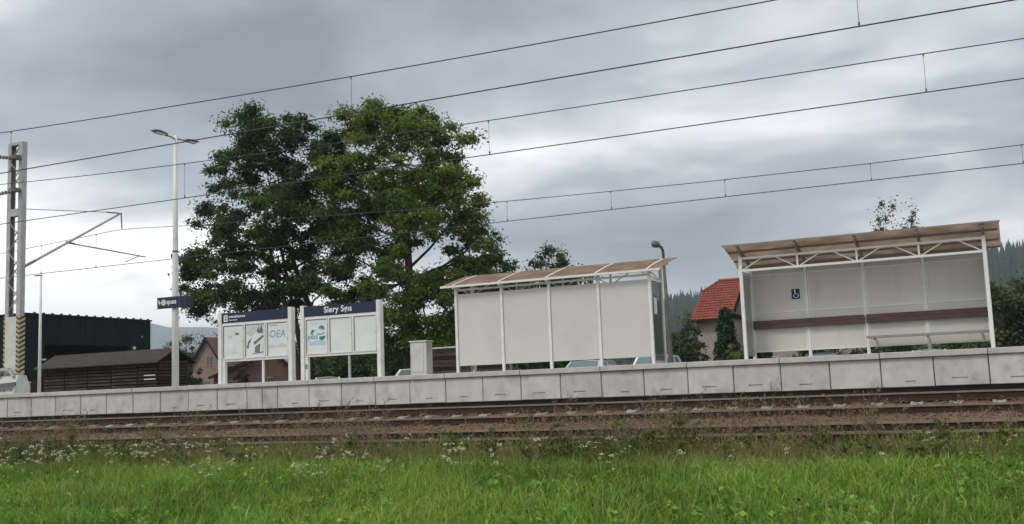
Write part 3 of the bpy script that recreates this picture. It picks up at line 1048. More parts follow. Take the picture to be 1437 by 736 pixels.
# ------------------------------------------------------------------ catenary mast on the platform
mx_, my_ = -30.15, 25.1
mast = empty('catenary_mast', (mx_, my_, PLAT_Z))
tag(mast, 'grey lattice catenary mast with yellow and black hazard stripes at its foot', 'mast')
HT = 8.52
for s in (-1, 1):
    m = MB()
    xa = s * 0.265
    m.box(xa - 0.085 if s > 0 else xa - 0.085, xa + 0.085, -0.10, -0.088, 0.62, HT)
    m.box(xa - 0.085, xa + 0.085, 0.088, 0.10, 0.62, HT)
    m.box(xa + s * 0.072, xa + s * 0.085, -0.0875, 0.0875, 0.62, HT)
    m.build('chord', galv, mast, local=True)
MB().box(-0.35, 0.35, -0.101, 0.101, HT, HT + 0.10).build('cap', galv, mast, local=True)
MB().box(-0.179, 0.179, -0.103, 0.103, 6.05, 6.30).build('batten', galv, mast, local=True)
z = 2.75
k = 0
while z < HT - 0.35:
    if not (5.8 < z < 6.4):
        a_, b_ = (-0.25, 0.25) if k % 2 == 0 else (0.25, -0.25)
        MB().bar((a_, -0.093, z), (b_, -0.093, z + 0.52), 0.04, 0.012).build('lacing_bar', galv, mast, local=True)
        MB().bar((b_, 0.093, z), (a_, 0.093, z + 0.52), 0.04, 0.012).build('lacing_bar', galv, mast, local=True)
    z += 0.52
    k += 1
m = MB()
m.prism_x([(-0.32, 0), (0.32, 0), (0.32, 0.30), (0.16, 0.66), (-0.16, 0.66), (-0.32, 0.30)], -0.42, 0.42)
ft = m.build('foundation_block', mast_white, mast, bevel=0.02, local=True)
text_mesh('OO81TW', 0.15, black, ft, (-0.32, -0.325, 0.12), extrude=0.001, bold=0.003)
MB().box(-0.299, 0.233, -0.118, -0.104, 0.70, 2.62).build('cover_plate', mast_white, mast, local=True)
for xa, xb, yy in ((-0.372, -0.30, -0.122), (0.235, 0.365, -0.128)):
    pl = MB().box(xa, xb, yy, yy + 0.012, 0.70, 2.64).build('hazard_strip', yellow, mast, local=True)
    m = MB()
    zz = 0.72
    sl = 0.08 if xa < 0.2 or xa > 0.264 else 0.08
    while zz < 2.50:
        m.add([(xa, yy - 0.0015, zz + sl), (xb, yy - 0.0015, zz), (xb, yy - 0.0015, zz + 0.075), (xa, yy - 0.0015, zz + sl + 0.075)], [(0, 1, 2, 3)])
        zz += 0.16
    m.build('black_stripes', black, pl, local=True)
pl = MB().box(0.353, 0.366, -0.115, 0.12, 0.70, 2.64).build('hazard_strip', yellow, mast, local=True)
m = MB()
zz = 0.72
while zz < 2.50:
    m.add([(0.3675, -0.115, zz), (0.3675, 0.12, zz + 0.12), (0.3675, 0.12, zz + 0.195), (0.3675, -0.115, zz + 0.075)], [(0, 1, 2, 3)])
    zz += 0.16
m.build('black_stripes', black, pl, local=True)
# side guard: sloping and level steel members at the foot, outside the frame to the left
MB().bar((-1.1, -0.25, 0.10), (-0.28, -0.25, 0.86), 0.10, 0.12).build('foot_brace', galv, mast, local=True)
MB().bar((-0.28, -0.25, 0.86), (0.10, -0.25, 0.86), 0.10, 0.10).build('foot_brace', galv, mast, local=True)
MB().bar((0.10, -0.25, 0.86), (0.30, -0.25, 0.60), 0.08, 0.08).build('foot_brace', galv, mast, local=True)
MB().bar((-1.3, -0.36, 0.28), (0.52, -0.36, 0.36), 0.07, 0.13).build('guard_rail', dark_steel, mast, local=True)


def insulator(name, p, q, parent, r=0.05, n=5):
    p, q = Vector(p), Vector(q)
    m = MB()
    m.tube(p, q, 0.018, n=6)
    for i in range(n):
        c = p.lerp(q, (i + 0.5) / n)
        d = (q - p).normalized() * 0.018
        m.tube(c - d, c + d, r, r * 0.7, n=10)
    return m.build(name, insulator_mat, parent, local=True)


# far cantilever (away from the camera, over the track behind the platform)
ZT = 8.53 - PLAT_Z
root_lo, tip = (0.30, 0.10, 6.13 - PLAT_Z), (0.45, 4.28, ZT)
arm = MB().tube(root_lo, tip, 0.045, 0.036, n=10).build('cantilever_tube', galv, mast, local=True)
insulator('insulator', (0.30, 0.10, 6.13 - PLAT_Z), (0.325, 0.55, 6.39 - PLAT_Z), arm, 0.06)
MB().tube((0.33, 0.10, 8.10 - PLAT_Z), (0.44, 3.95, 8.50 - PLAT_Z), 0.013, n=6).build('tie_rod', dark_steel, mast, local=True)
MB().tube((0.43, 3.6, 8.46 - PLAT_Z), (0.45, 4.15, 8.50 - PLAT_Z), 0.026, n=6).build('tie_rod_end', dark_steel, mast, local=True)
insulator('insulator', (0.45, 4.26, 8.50 - PLAT_Z), (0.47, 4.28, 7.92 - PLAT_Z), arm, 0.03, 8)
MB().tube((0.36, 1.80, 7.13 - PLAT_Z), (0.70, 5.25, 6.93 - PLAT_Z), 0.022, n=8).build('steady_arm', dark_steel, mast, local=True)
MB().tube((0.36, 1.80, 7.16 - PLAT_Z), (0.40, 2.15, 7.115 - PLAT_Z), 0.032, n=8).build('steady_arm_joint', dark_steel, mast, local=True)
MB().tube((0.66, 5.0, 6.95 - PLAT_Z), (0.58, 4.35, 6.66 - PLAT_Z), 0.016, n=6).build('steady_arm_drop', dark_steel, mast, local=True)
# near cantilever (towards the camera, over the platform track)
MB().tube((0.1, -0.10, 8.05), (0.1, -3.95, 7.55), 0.045, n=8).build('cantilever_tube', galv, mast, local=True)
MB().tube((0.1, -0.10, 6.95), (0.1, -3.95, 5.55), 0.045, n=8).build('cantilever_tube', galv, mast, local=True)
MB().tube((0.1, -1.2, 7.90), (0.1, -2.2, 6.20), 0.028, n=8).build('cantilever_strut', galv, mast, local=True)
insulator('insulator', (0.1, -0.25, 8.03), (0.1, -0.85, 7.955), mast, 0.07)
insulator('insulator', (0.1, -0.25, 6.89), (0.1, -0.85, 6.68), mast, 0.07)
MB().box(-0.05, 0.30, -0.30, -0.10, 7.98, 8.12).build('cantilever_bracket', dark_steel, mast, local=True)
MB().box(-0.05, 0.30, -0.30, -0.10, 6.86, 6.98).build('cantilever_bracket', dark_steel, mast, local=True)
MB().box(-0.10, 0.16, 0.104, 0.2, 6.24, 6.36).build('cantilever_bracket', dark_steel, mast, local=True)

# ------------------------------------------------------------------ overhead lines


def overhead(y, contact, messenger, droppers, label, rc=0.0115, rm=0.0105, xa=-46.0, xb=14.0):
    root = empty('overhead_line', (0, y, 6.6))
    tag(root, label, 'overhead line', 'overhead line pairs')
    fc, fm = np.poly1d(contact), messenger
    xsw = np.linspace(xa, xb, 61)
    MB().path([(x, 0, fc(x) - 6.6) for x in xsw], [rc] * 61, 6).build('contact_wire', wire_mat, root, local=True)
    MB().path([(x, 0, fm(x) - 6.6) for x in xsw], [rm] * 61, 6).build('messenger_wire', wire_mat, root, local=True)
    for x in droppers:
        d = MB().tube((x, 0, fc(x) - 6.6 + 0.02), (x, 0, fm(x) - 6.6 - 0.02), 0.0045, n=5).build('dropper', wire_mat, root, local=True)
        MB().box(x - 0.016, x + 0.016, -0.010, 0.010, fc(x) - 6.6 + 0.005, fc(x) - 6.6 + 0.07).build('clip', dark_steel, d, local=True)
        MB().box(x - 0.014, x + 0.014, -0.010, 0.010, fm(x) - 6.6 - 0.05, fm(x) - 6.6 - 0.005).build('clip', dark_steel, d, local=True)
    return root


m3 = np.poly1d(np.polyfit([-25, -17.4, -11.3, -10.2, -5, -1, 0.8, -30.0], [7.78, 7.54, 7.46, 7.45, 7.42, 7.41, 7.41, 8.08], 3))
m1 = np.poly1d(np.polyfit([-20.1, -14.2, -10.9, -6.4, -2.9, 1], [7.64, 7.47, 7.42, 7.38, 7.37, 7.38], 2))
m5p = ([-46, -36.2, -29.66, -25.8, -17.6, -13.7, -10.3, -6.84, -2.9, 0.9, 14], [7.2, 7.55, 7.915, 7.68, 7.33, 7.2, 7.12, 7.06, 7.03, 7.05, 7.25])
overhead(21.07, [6.66], lambda x: float(m3(max(min(x, 4), -31))), [-19.1, -10.2, -0.95, -28.0], 'overhead wire pair hanging over the track beside the platform')
overhead(16.55, [6.70], m1, [-20.1, -10.9, -1.62], 'highest overhead wire pair, above the track nearest the meadow')
overhead(29.4, [6.57], lambda x: float(np.interp(x, *m5p)), [-33.9, -31.0, -27.0, -22.0, -17.5, -13.7, -10.27, -6.84, -2.88, 0.8], 'overhead wire pair behind the platform held by the long sloping bracket', 0.0125, 0.0115)

# ------------------------------------------------------------------ other platform and yard furniture
m = MB()
cab = empty('cable_cabinet', (-14.38, 25.0, PLAT_Z))
tag(cab, 'pale grey concrete cable cabinet standing left of the closed shelter', 'cabinet')
MB().box(-0.25, 0.25, -0.17, 0.17, 0.0, 0.92).build('body', stone_cab, cab, bevel=0.012, local=True)
MB().box(-0.275, 0.275, -0.195, 0.195, 0.922, 0.965).build('lid', stone_cab, cab, bevel=0.01, local=True)
MB().box(-0.19, 0.16, -0.182, -0.172, 0.12, 0.86).build('door', stone_cab, cab, bevel=0.004, local=True)
MB().box(0.252, 0.275, -0.06, 0.06, 0.70, 0.90).build('vent', galv, cab, local=True)

po = empty('slim_pole', (-30.9, 26.8, PLAT_Z))
tag(po, 'slim pale grey pole with small top bracket beside the mast', 'pole')
MB().path([(0, 0, 0), (0, 0, 2.2), (0, 0, 4.22)], [0.062, 0.05, 0.036], 10).build('shaft', white_metal, po, smooth=True, local=True)
MB().box(-0.30, 0.05, -0.03, 0.03, 4.22, 4.26).build('bracket', dark_steel, po, local=True)
MB().box(-0.11, 0.11, -0.11, 0.11, 0, 0.015).build('base_plate', galv, po, local=True)
sp = empty('short_marker_post', (-30.72, 26.2, PLAT_Z))
tag(sp, 'short grey marker post standing beside the slim pole', 'post')
MB().box(-0.05, 0.05, -0.05, 0.05, 0, 0.42).build('shaft', plaster_grey, sp, bevel=0.01, local=True)
MB().box(-0.055, 0.055, -0.055, 0.055, 0.421, 0.46).build('cap', stone_cab, sp, local=True)

dl = empty('car_park_lamp', (-9.81, 33.0, 0.92))
tag(dl, 'dark tapered car park lamp with a round head behind the closed shelter', 'street lamp')
MB().path([(0.03, 0, 0), (0.03, 0, 1.2), (0.0, 0, 3.0), (-0.03, 0, 4.78)], [0.092, 0.082, 0.062, 0.048], 10).build('pole', post_dark, dl, smooth=True, local=True)
m = MB()
m.path([(-0.03, 0, 4.76), (-0.05, -0.10, 4.86), (-0.10, -0.28, 4.90)], [0.04, 0.045, 0.05], 8)
m.build('arm', post_dark, dl, smooth=True, local=True)
m = MB()
m.path([(-0.09, -0.22, 4.90), (-0.12, -0.34, 4.93), (-0.16, -0.50, 4.93), (-0.19, -0.62, 4.90)], [0.05, 0.12, 0.12, 0.04], 10)
m.build('lamp_head', lamp_head_mat, dl, smooth=True, local=True)
MB().box(-0.09, 0.09, -0.135, -0.12, 0.7, 1.25).build('access_door', dark_steel, dl, local=True)

fe = empty('slatted_enclosure', (-18.6, 34.0, 0.92))
tag(fe, 'brown slatted bin enclosure seen between cabinet and closed shelter', 'fence')
for k in range(15):
    MB().box(-0.75, 2.4, -0.02, 0.02, 0.05 + k * 0.132, 0.165 + k * 0.132).build('slat', shed_wood if k % 3 else timber_dark, fe, local=True)
for x in (-0.76, 0.55, 1.6, 2.41):
    MB().box(x - 0.04, x + 0.04, 0.021, 0.10, 0, 2.04).build('post', timber_dark, fe, local=True)
MB().box(-0.80, 2.45, -0.05, 0.11, 2.041, 2.09).build('cap_rail', stone_cab, fe, local=True)
MB().box(-0.83, -0.76, 0.1, 2.2, 0.0, 1.95).build('end_board', timber_dark, fe, local=True)

# ------------------------------------------------------------------ cars


def car(x, y, rz, paint, label, h=1.48, wd=1.74, ln=4.2):
    root = empty('parked_car', (x, y, 0.92), rz)
    tag(root, label, 'car', 'cars parked behind the platform')
    hw = wd / 2
    hl = ln / 2
    # body: stations nose (-y) to tail (+y): (y, half width, z low, z high)
    st_ = [(-hl, hw * 0.72, 0.35, 0.62), (-hl + 0.15, hw * 0.90, 0.24, 0.74), (-hl + 0.9, hw, 0.20, 0.90), (-hl + 1.25, hw, 0.20, 0.95),
           (0.3, hw, 0.20, 0.97), (hl - 0.7, hw, 0.22, 0.99), (hl - 0.1, hw * 0.94, 0.26, 0.95), (hl, hw * 0.86, 0.36, 0.70)]
    m = MB()
    vv, ff = [], []
    for (yy, w, z0, z1) in st_:
        zm = z0 + (z1 - z0) * 0.55
        vv += [(-w * 0.86, yy, z0), (-w, yy, z0 + 0.12), (-w, yy, zm), (-w * 0.93, yy, z1), (w * 0.93, yy, z1), (w, yy, zm), (w, yy, z0 + 0.12), (w * 0.86, yy, z0)]
    for i in range(len(st_) - 1):
        for k in range(8):
            k2 = (k + 1) % 8
            ff.append((i * 8 + k, i * 8 + k2, (i + 1) * 8 + k2, (i + 1) * 8 + k))
    ff += [tuple(reversed(range(8))), tuple(range(len(vv) - 8, len(vv)))]
    m.add(vv, ff)
    m.build('body', paint, root, smooth=False, bevel=0.03, local=True)
    # cabin pillars and roof: frame between belt line and roof line
    zb_, zr = 0.955, h
    B = {'fl': (-hw * 0.88, -hl + 1.12, zb_), 'fr': (hw * 0.88, -hl + 1.12, zb_), 'rl': (-hw * 0.90, hl - 0.45, zb_ + 0.02), 'rr': (hw * 0.90, hl - 0.45, zb_ + 0.02)}
    T = {'fl': (-hw * 0.70, -hl + 1.85, zr - 0.05), 'fr': (hw * 0.70, -hl + 1.85, zr - 0.05), 'rl': (-hw * 0.70, hl - 0.80, zr - 0.06), 'rr': (hw * 0.70, hl - 0.80, zr - 0.06)}
    for k in ('fl', 'fr', 'rl', 'rr'):
        MB().bar(B[k], T[k], 0.085, 0.085).build('pillar', paint, root, local=True)
    for s in ('l', 'r'):
        mid = Vector(B['f' + s]).lerp(Vector(B['r' + s]), 0.52)
        midt = Vector(T['f' + s]).lerp(Vector(T['r' + s]), 0.45)
        MB().bar(mid, midt, 0.08, 0.06).build('pillar', paint, root, local=True)
        MB().bar(T['f' + s], T['r' + s], 0.08, 0.07).build('roof_rail', paint, root, local=True)
    m = MB()
    vv, ff = [], []
    for t in np.linspace(0, 1, 7):
        c0 = Vector(T['fl']).lerp(Vector(T['rl']), t)
        for u in np.linspace(-1, 1, 7):
            vv.append((c0.x * -u if False else abs(c0.x) * u * 1.02, c0.y, c0.z + 0.06 * (1 - u * u) * (0.35 + 0.65 * math.sin(math.pi * min(1, max(0, t * 0.9 + 0.08)))) + 0.01))
    for i in range(6):
        for k in range(6):
            ff.append((i * 7 + k, i * 7 + k + 1, (i + 1) * 7 + k + 1, (i + 1) * 7 + k))
    m.add(vv, ff)
    ro = m.build('roof', paint, root, smooth=True, local=True)
    sol = ro.modifiers.new('solid', 'SOLIDIFY')
    sol.thickness = 0.03

    def pane(name, ks):
        MB().add(ks, [(0, 1, 2, 3)]).build(name, car_glass, root, local=True)
    pane('windscreen', [B['fl'], B['fr'], T['fr'], T['fl']])
    pane('rear_window', [B['rr'], B['rl'], T['rl'], T['rr']])
    pane('side_window', [B['rl'], B['fl'], T['fl'], T['rl']])
    pane('side_window', [B['fr'], B['rr'], T['rr'], T['fr']])
    for sx_ in (-1, 1):
        for yy in (-hl + 0.82, hl - 0.82):
            w = MB().tube((sx_ * (hw - 0.19), yy, 0.31), (sx_ * (hw + 0.012), yy, 0.31), 0.31, n=18).build('wheel', tyre_mat, root, local=True)
            MB().tube((sx_ * (hw + 0.0125), yy, 0.31), (sx_ * (hw + 0.022), yy, 0.31), 0.19, n=14).build('rim', galv, w, local=True)
        MB().box(sx_ * hw * 0.62 - 0.16, sx_ * hw * 0.62 + 0.16, -hl + 0.02, -hl + 0.16, 0.58, 0.72).build('headlight', print_white, root, bevel=0.03, local=True)
        MB().box(sx_ * (hw + 0.08) - 0.09, sx_ * (hw + 0.08) + 0.09, -hl + 1.25, -hl + 1.34, 0.98, 1.10).build('mirror', paint, root, bevel=0.02, local=True)
        MB().box(sx_ * hw * 0.8 - 0.1, sx_ * hw * 0.8 + 0.1, hl - 0.10, hl - 0.03, 0.70, 0.86).build('tail_light', tile_red, root, bevel=0.02, local=True)
    return root


car(-15.35, 40.1, 0.0, car_green, 'pale green car whose windscreen shows under the closed shelter panels', 1.50)
car(-12.35, 39.6, 0.10, car_white, 'white car behind the glazed end of the closed shelter', 1.58)
car(-9.9, 46.0, -0.1, car_white, 'white car partly hidden by the lower left corner of the open shelter', 1.50)
car(-7.1, 46.5, 0.05, car_dark, 'dark car behind the middle of the open shelter', 1.50)
car(-2.9, 47.5, 0.0, car_silver, 'silver car behind the bench end of the open shelter', 1.46)
car(-22.7, 39.0, 0.25, car_white, 'white car parked beside the cable cabinet', 1.50)
car(-34.2, 49.0, 0.6, car_white, 'white car roof showing beneath the Slery Sgis board', 1.55)

# ------------------------------------------------------------------ slatted shed
shed = empty('slatted_shed', (-34.5, 33.0, 0.92))
tag(shed, 'long dark brown slatted timber shed with a low gabled roof', 'shed')
SX0, SX1, SD, SE, SRZ = -3.25, 3.15, 1.75, 2.20, 2.66
for k in range(16):
    z0 = 0.04 + k * 0.136
    for (xa, xb) in ((SX0, -2.05), (-1.98, -0.72), (-0.65, 0.60), (0.67, 2.05), (2.12, SX1 - 0.002)):
        MB().bar((xa, -0.012 + random.uniform(-0.004, 0.004), z0 + 0.045), (xb, -0.012, z0 + 0.045 + random.uniform(-0.004, 0.004)), 0.022, 0.082).build('slat', shed_wood, shed, local=True)
    MB().box(SX1 + 0.002, SX1 + 0.04, 0.06, SD, z0, z0 + 0.085).build('slat', shed_wood, shed, local=True)
for x in (SX0, -2.015, -0.685, 0.635, 2.085, SX1 - 0.03):
    MB().box(x - 0.03, x + 0.06, 0.02, 0.10, 0, SE - 0.02).build('post', timber_dark, shed, local=True)
MB().box(SX0 + 0.05, SX1 - 0.05, 0.12, SD, 0.0, SE - 0.05).build('inner_wall', timber_dark, shed, local=True)
m = MB()
m.add([(SX1 + 0.02, -0.02, SE), (SX1 + 0.02, SD + 0.02, SE), (SX1 + 0.02, SD / 2, SRZ - 0.03)], [(0, 1, 2)])
m.build('gable_boards', timber_dark, shed, local=True)
for s in (0, 1):
    e0 = -0.28 if s == 0 else SD + 0.28
    m = MB()
    ze = SE - 0.13
    m.add([(SX0 - 0.35, e0, ze), (SX1 + 0.22, e0, ze), (SX1 + 0.22, SD / 2, SRZ), (SX0 - 0.35, SD / 2, SRZ),
           (SX0 - 0.35, e0, ze + 0.05), (SX1 + 0.22, e0, ze + 0.05), (SX1 + 0.22, SD / 2, SRZ + 0.05), (SX0 - 0.35, SD / 2, SRZ + 0.05)],
          [(0, 3, 2, 1), (4, 5, 6, 7), (0, 1, 5, 4), (1, 2, 6, 5), (3, 0, 4, 7)])
    m.build('roof_slope', shed_roof_mat, shed, local=True)
for k, zz in enumerate((1.58, 1.42)):
    MB().box(2.45, 3.05, -0.030, -0.0225, zz, zz + 0.035).build('pale_slat_strip', print_white, shed, local=True)  # solid white strips laid over the slats, no opening behind

# ------------------------------------------------------------------ dark hall
hx, hy = -50.0, 42.3
hall = empty('industrial_hall', (hx, hy, 0.9))
tag(hall, 'dark metal clad industrial hall with a deep brown porch', 'building')
HH = 5.75
DEP = 9.7


def ribs(m, p, d, n, out, z0, z1, rw=0.06, rd=0.035):
    """vertical cladding ribs from p along d"""
    p, d, out = Vector(p), Vector(d), Vector(out)
    for i in range(n):
        c = p + d * ((i + 0.5) / n)
        e_ = d.normalized() * rw
        q = [c - e_, c + e_, c + e_ * 0.5 + out * rd, c - e_ * 0.5 + out * rd]
        vv = [(a.x, a.y, z0) for a in q] + [(a.x, a.y, z1) for a in q]
        m.add(vv, [(1, 2, 6, 5), (2, 3, 7, 6), (3, 0, 4, 7), (4, 5, 6, 7), (0, 1, 2, 3)])


MB().box(-28, -4.0, 0.4, DEP, 0, HH - 0.3).build('core', porch_brown, hall, local=True)
MB().box(-4.0, 0, 0, DEP, 4.10, HH).build('upper_volume', clad_dark, hall, local=True)
MB().box(-28, -4.001, 0, 0.39, 2.2, HH).build('front_wall', clad_grey, hall, local=True)
MB().box(-4.0, 0, 0, 1.40, 2.25, 4.097).build('side_wall', clad_dark, hall, local=True)
MB().box(-4.0, 0, DEP - 1.9, DEP, 0.0, 4.097).build('side_wall', clad_dark, hall, local=True)
MB().box(-4.0, -0.2, 0.1, 1.3, 0.0, 2.247).build('side_wall', porch_brown, hall, local=True)
m = MB()
ribs(m, (0.001, 1.45, 0), (0, DEP - 3.4, 0), 28, (1, 0, 0), 4.09, HH - 0.05)
ribs(m, (0.001, DEP - 1.9, 0), (0, 1.85, 0), 7, (1, 0, 0), 0.05, HH - 0.05)
ribs(m, (-28, -0.001, 0), (28, 0, 0), 90, (0, -1, 0), 2.25, HH - 0.05)
tag(m.build('cladding_ribs', clad_dark, hall, local=True), kind='stuff')
MB().box(-28.1, 0.08, -0.08, DEP + 0.06, HH + 0.001, HH + 0.09).build('parapet', clad_dark, hall, local=True)
for k in range(15):
    yy = 0.6 + k * 0.63
    MB().box(-0.05, 0.05, yy, yy + 0.12, HH + 0.091, HH + 0.16).build('roof_bracket', clad_grey, hall, local=True)
MB().box(0.05, 0.42, 1.05, 1.15, 3.15, 3.24).build('wall_lamp', print_white, hall, local=True)
MB().tube((0.04, DEP - 1.5, 4.0), (0.13, DEP - 1.5, 4.0), 0.1, n=10).build('wall_light', print_white, hall, local=True)
MB().box(0.04, 0.10, DEP - 0.85, DEP - 0.75, 4.7, 4.78).build('wall_light', stone_cab, hall, local=True)

# ------------------------------------------------------------------ houses


def stepped_roof(m, o, du, dv, nu, nv, lip=0.05, wave=0.03, per=2):
    """tiled slope: nv courses with raised lower lips, waves across; du along the eave, dv up the slope"""
    o, du, dv = Vector(o), Vector(du), Vector(dv)
    nrm = du.cross(dv).normalized()
    if nrm.z < 0:
        nrm = -nrm
    cols = nu * per
    for j in range(nv):
        vv, ff = [], []
        for i in range(cols + 1):
            b = o + du * (i / cols)
            w = wave * math.cos(i * math.pi * 2 / per) * 0.5 if per > 1 else 0
            lo = b + dv * (j / nv)
            hi = b + dv * ((j + 1) / nv)
            vv += [lo + nrm * (w * 0.6), lo + nrm * (lip + w), hi + nrm * (0.004 + w)]
        for i in range(cols):
            p, q = i * 3, (i + 1) * 3
            ff += [(p, q, q + 1, p + 1), (p + 1, q + 1, q + 2, p + 2)]
        m.add(vv, ff)
    return m


def gable_house(name, loc, rz, W, D, eave, ridge, wall, roofm, label, over=0.4, wins=()):
    """gable faces local -y, ridge runs along +y; wins: (face, u, z, w, h) face in f (front gable), r (right side)"""
    root = empty(name, loc, rz)
    tag(root, label, 'house')
    m = MB()
    m.prism_y([(-W / 2, 0), (W / 2, 0), (W / 2, eave), (0, ridge), (-W / 2, eave)], 0, D)
    m.build('wall', wall, root, local=True)
    sl = (ridge - eave) / (W / 2)
    for s in (-1, 1):
        m = MB()
        e0 = Vector((s * (W / 2 + over), -over, eave - sl * over + 0.05))
        rp = Vector((0, -over, ridge + 0.05))
        stepped_roof(m, e0, (0, D + 2 * over, 0), rp - e0, int(D * 3), 14, 0.04, 0.02)
        q = [e0 + Vector((0, 0, -0.02)), rp + Vector((0, 0, -0.02)), rp + Vector((0, D + 2 * over, -0.02)), e0 + Vector((0, D + 2 * over, -0.02))]
        m.add(q, [(0, 1, 2, 3)])
        m.build('roof_slope', roofm, root, local=True)
        MB().bar(e0 + Vector((0, 0.02, -0.12)), rp + Vector((0, 0.02, -0.12)), 0.08, 0.22).build('bargeboard', timber_dark, root, local=True)
    for (f_, u, z, w, h) in wins:
        wn_ = empty('window', (0, 0, 0))
        wn_.parent = root
        if f_ == 'f':
            MB().box(u - w / 2, u + w / 2, -0.03, -0.004, z, z + h).build('pane', window_glass, wn_, local=True)
            fm = MB()
            fm.box(u - w / 2 - 0.06, u + w / 2 + 0.06, -0.05, -0.003, z + h, z + h + 0.06)
            fm.box(u - w / 2 - 0.09, u + w / 2 + 0.09, -0.09, -0.003, z - 0.06, z)
            fm.box(u - 0.02, u + 0.02, -0.045, -0.031, z, z + h)
            fm.build('frame', plaster_beige, wn_, local=True)
        else:
            MB().box(W / 2 + 0.004, W / 2 + 0.03, u - w / 2, u + w / 2, z, z + h).build('pane', window_glass, wn_, local=True)
            fm = MB()
            fm.box(W / 2 + 0.003, W / 2 + 0.05, u - w / 2 - 0.06, u + w / 2 + 0.06, z + h, z + h + 0.06)
            fm.box(W / 2 + 0.003, W / 2 + 0.08, u - w / 2 - 0.08, u + w / 2 + 0.08, z - 0.06, z)
            fm.build('frame', plaster_beige, wn_, local=True)
    return root


gable_house('village_house', (-87.15, 100.0, 0.9), 0.0, 4.6, 8.0, 5.1, 8.15, plaster_pink, tile_brown,
            'pink plastered house with brown gabled roof left of the lettered board', 0.45,
            (('f', 0.35, 4.75, 0.75, 1.1), ('f', -0.5, 1.3, 1.7, 1.6), ('f', 1.4, 1.5, 0.9, 1.2), ('r', 2.5, 3.0, 0.9, 1.1)))
gable_house('brown_house', (-66.7, 82.0, 0.9), R(28), 6.2, 7.0, 2.9, 4.15, plaster_brown, tile_brown,
            'low brown roofed house seen under the lettered notice board', 0.4,
            (('f', -1.2, 1.2, 0.9, 1.1), ('f', 1.2, 1.2, 0.9, 1.1), ('r', 3.0, 1.2, 1.0, 1.1)))
gable_house('red_gabled_house', (-57.9, 74.0, 0.9), R(35), 5.0, 7.0, 2.6, 5.2, plaster_brown, tile_brown,
            'reddish gabled house seen between the two notice boards', 0.35,
            (('f', 0.0, 1.2, 0.9, 1.1), ('r', 2.0, 1.2, 1.0, 1.1), ('r', 4.6, 1.2, 1.0, 1.1)))

# red tiled house: wing with half hipped left end and visible right gable, main block behind the open shelter
rh = empty('red_roofed_house', (-14.55, 62.0, 0.9), 0.0)
tag(rh, 'beige house with red tiled half hipped roof beyond the platform', 'house')
WL, EZ, RZ, HD = 2.40, 4.20, 6.80, 4.1           # wing length, eave height, ridge height, half depth
m = MB()
m.box(-WL + 0.25, -0.30, 0.35, 2 * HD - 0.35, 0, EZ + 0.1)
m.add([(-0.30, 0.35, EZ + 0.101), (-0.30, 2 * HD - 0.35, EZ + 0.101), (-0.30, HD, RZ - 0.15), (-WL + 0.25, 0.35, EZ + 0.101), (-WL + 0.25, 2 * HD - 0.35, EZ + 0.101), (-WL + 0.25, HD, RZ - 0.75)],
      [(0, 1, 2), (3, 5, 4)])
m.build('wall', plaster_beige, rh, local=True)
m = MB()
m.add([(-0.296, 0.9, EZ + 0.42), (-0.296, 2 * HD - 0.9, EZ + 0.42), (-0.296, HD, RZ - 0.4)], [(0, 1, 2)])
m.build('gable_panel', plaster_grey, rh, local=True)
MB().box(-0.30, 0.05, 0.35, 2 * HD - 0.35, EZ + 0.12, EZ + 0.30).build('gable_ledge', timber_dark, rh, local=True)


def wing_slope(y_e, y_r, nv=15, nu=11):
    """tile courses clipped by the half hip on the left and the short eave on the right"""
    m = MB()
    for j in range(nv):
        t0, t1 = j / nv, (j + 1) / nv
        xl = -WL + 0.85 * max(0.0, (t0 + t1) / 2 - 0.72) / 0.28
        xr = -0.72 if t1 < 0.22 else 0.0
        stepped_roof(m, (xl, y_e + (y_r - y_e) * t0, EZ + (RZ - EZ) * t0), (xr - xl, 0, 0), (0, (y_r - y_e) * (t1 - t0), (RZ - EZ) * (t1 - t0)), max(3, int(nu * (xr - xl) / WL)), 1, 0.055, 0.05)
    return m


wing_slope(-0.05, HD).build('roof_slope', tile_red, rh, local=True)
wing_slope(2 * HD + 0.05, HD).build('roof_slope', tile_red, rh, local=True)
zh = EZ + (RZ - EZ) * 0.72
yh = (HD + 0.05) * 0.72 - 0.05
m = MB()
m.add([(-WL, yh, zh), (-WL + 0.85, HD, RZ), (-WL, 2 * HD - yh, zh)], [(0, 2, 1)])
m.build('hip_slope', tile_red, rh, local=True)
MB().path([(-WL + 0.80, HD, RZ + 0.05), (0.02, HD, RZ + 0.05)], [0.10, 0.10], 8).build('ridge_tiles', tile_red, rh, local=True)
MB().path([(-WL, yh, zh + 0.05), (-WL + 0.85, HD, RZ + 0.05)], [0.08, 0.08], 8).build('hip_tiles', tile_red, rh, local=True)
MB().bar((0.02, yh * 0.32, EZ + (RZ - EZ) * 0.22 - 0.10), (0.02, HD, RZ - 0.09), 0.08, 0.22).build('bargeboard', timber_dark, rh, local=True)
MB().bar((0.02, 2 * HD + 0.05, EZ - 0.10), (0.02, HD, RZ - 0.09), 0.08, 0.22).build('bargeboard', timber_dark, rh, local=True)
MB().bar((-WL - 0.02, -0.05, EZ - 0.08), (-WL - 0.02, yh, zh - 0.07), 0.06, 0.16).build('bargeboard', tile_red, rh, local=True)
MB().box(-WL, -0.72, -0.12, 0.02, EZ - 0.14, EZ - 0.03).build('gutter', timber_dark, rh, local=True)
MB().box(0.1, 9.0, HD + 0.2, HD + 8.2, 0, EZ).build('main_block', plaster_beige, rh, local=True)
m = MB()
stepped_roof(m, (0.05, HD - 0.1, EZ), (9.2, 0, 0), (0, 4.3, 2.5), 20, 15, 0.055, 0.05)
m.build('main_roof_slope', tile_red, rh, local=True)
m = MB()
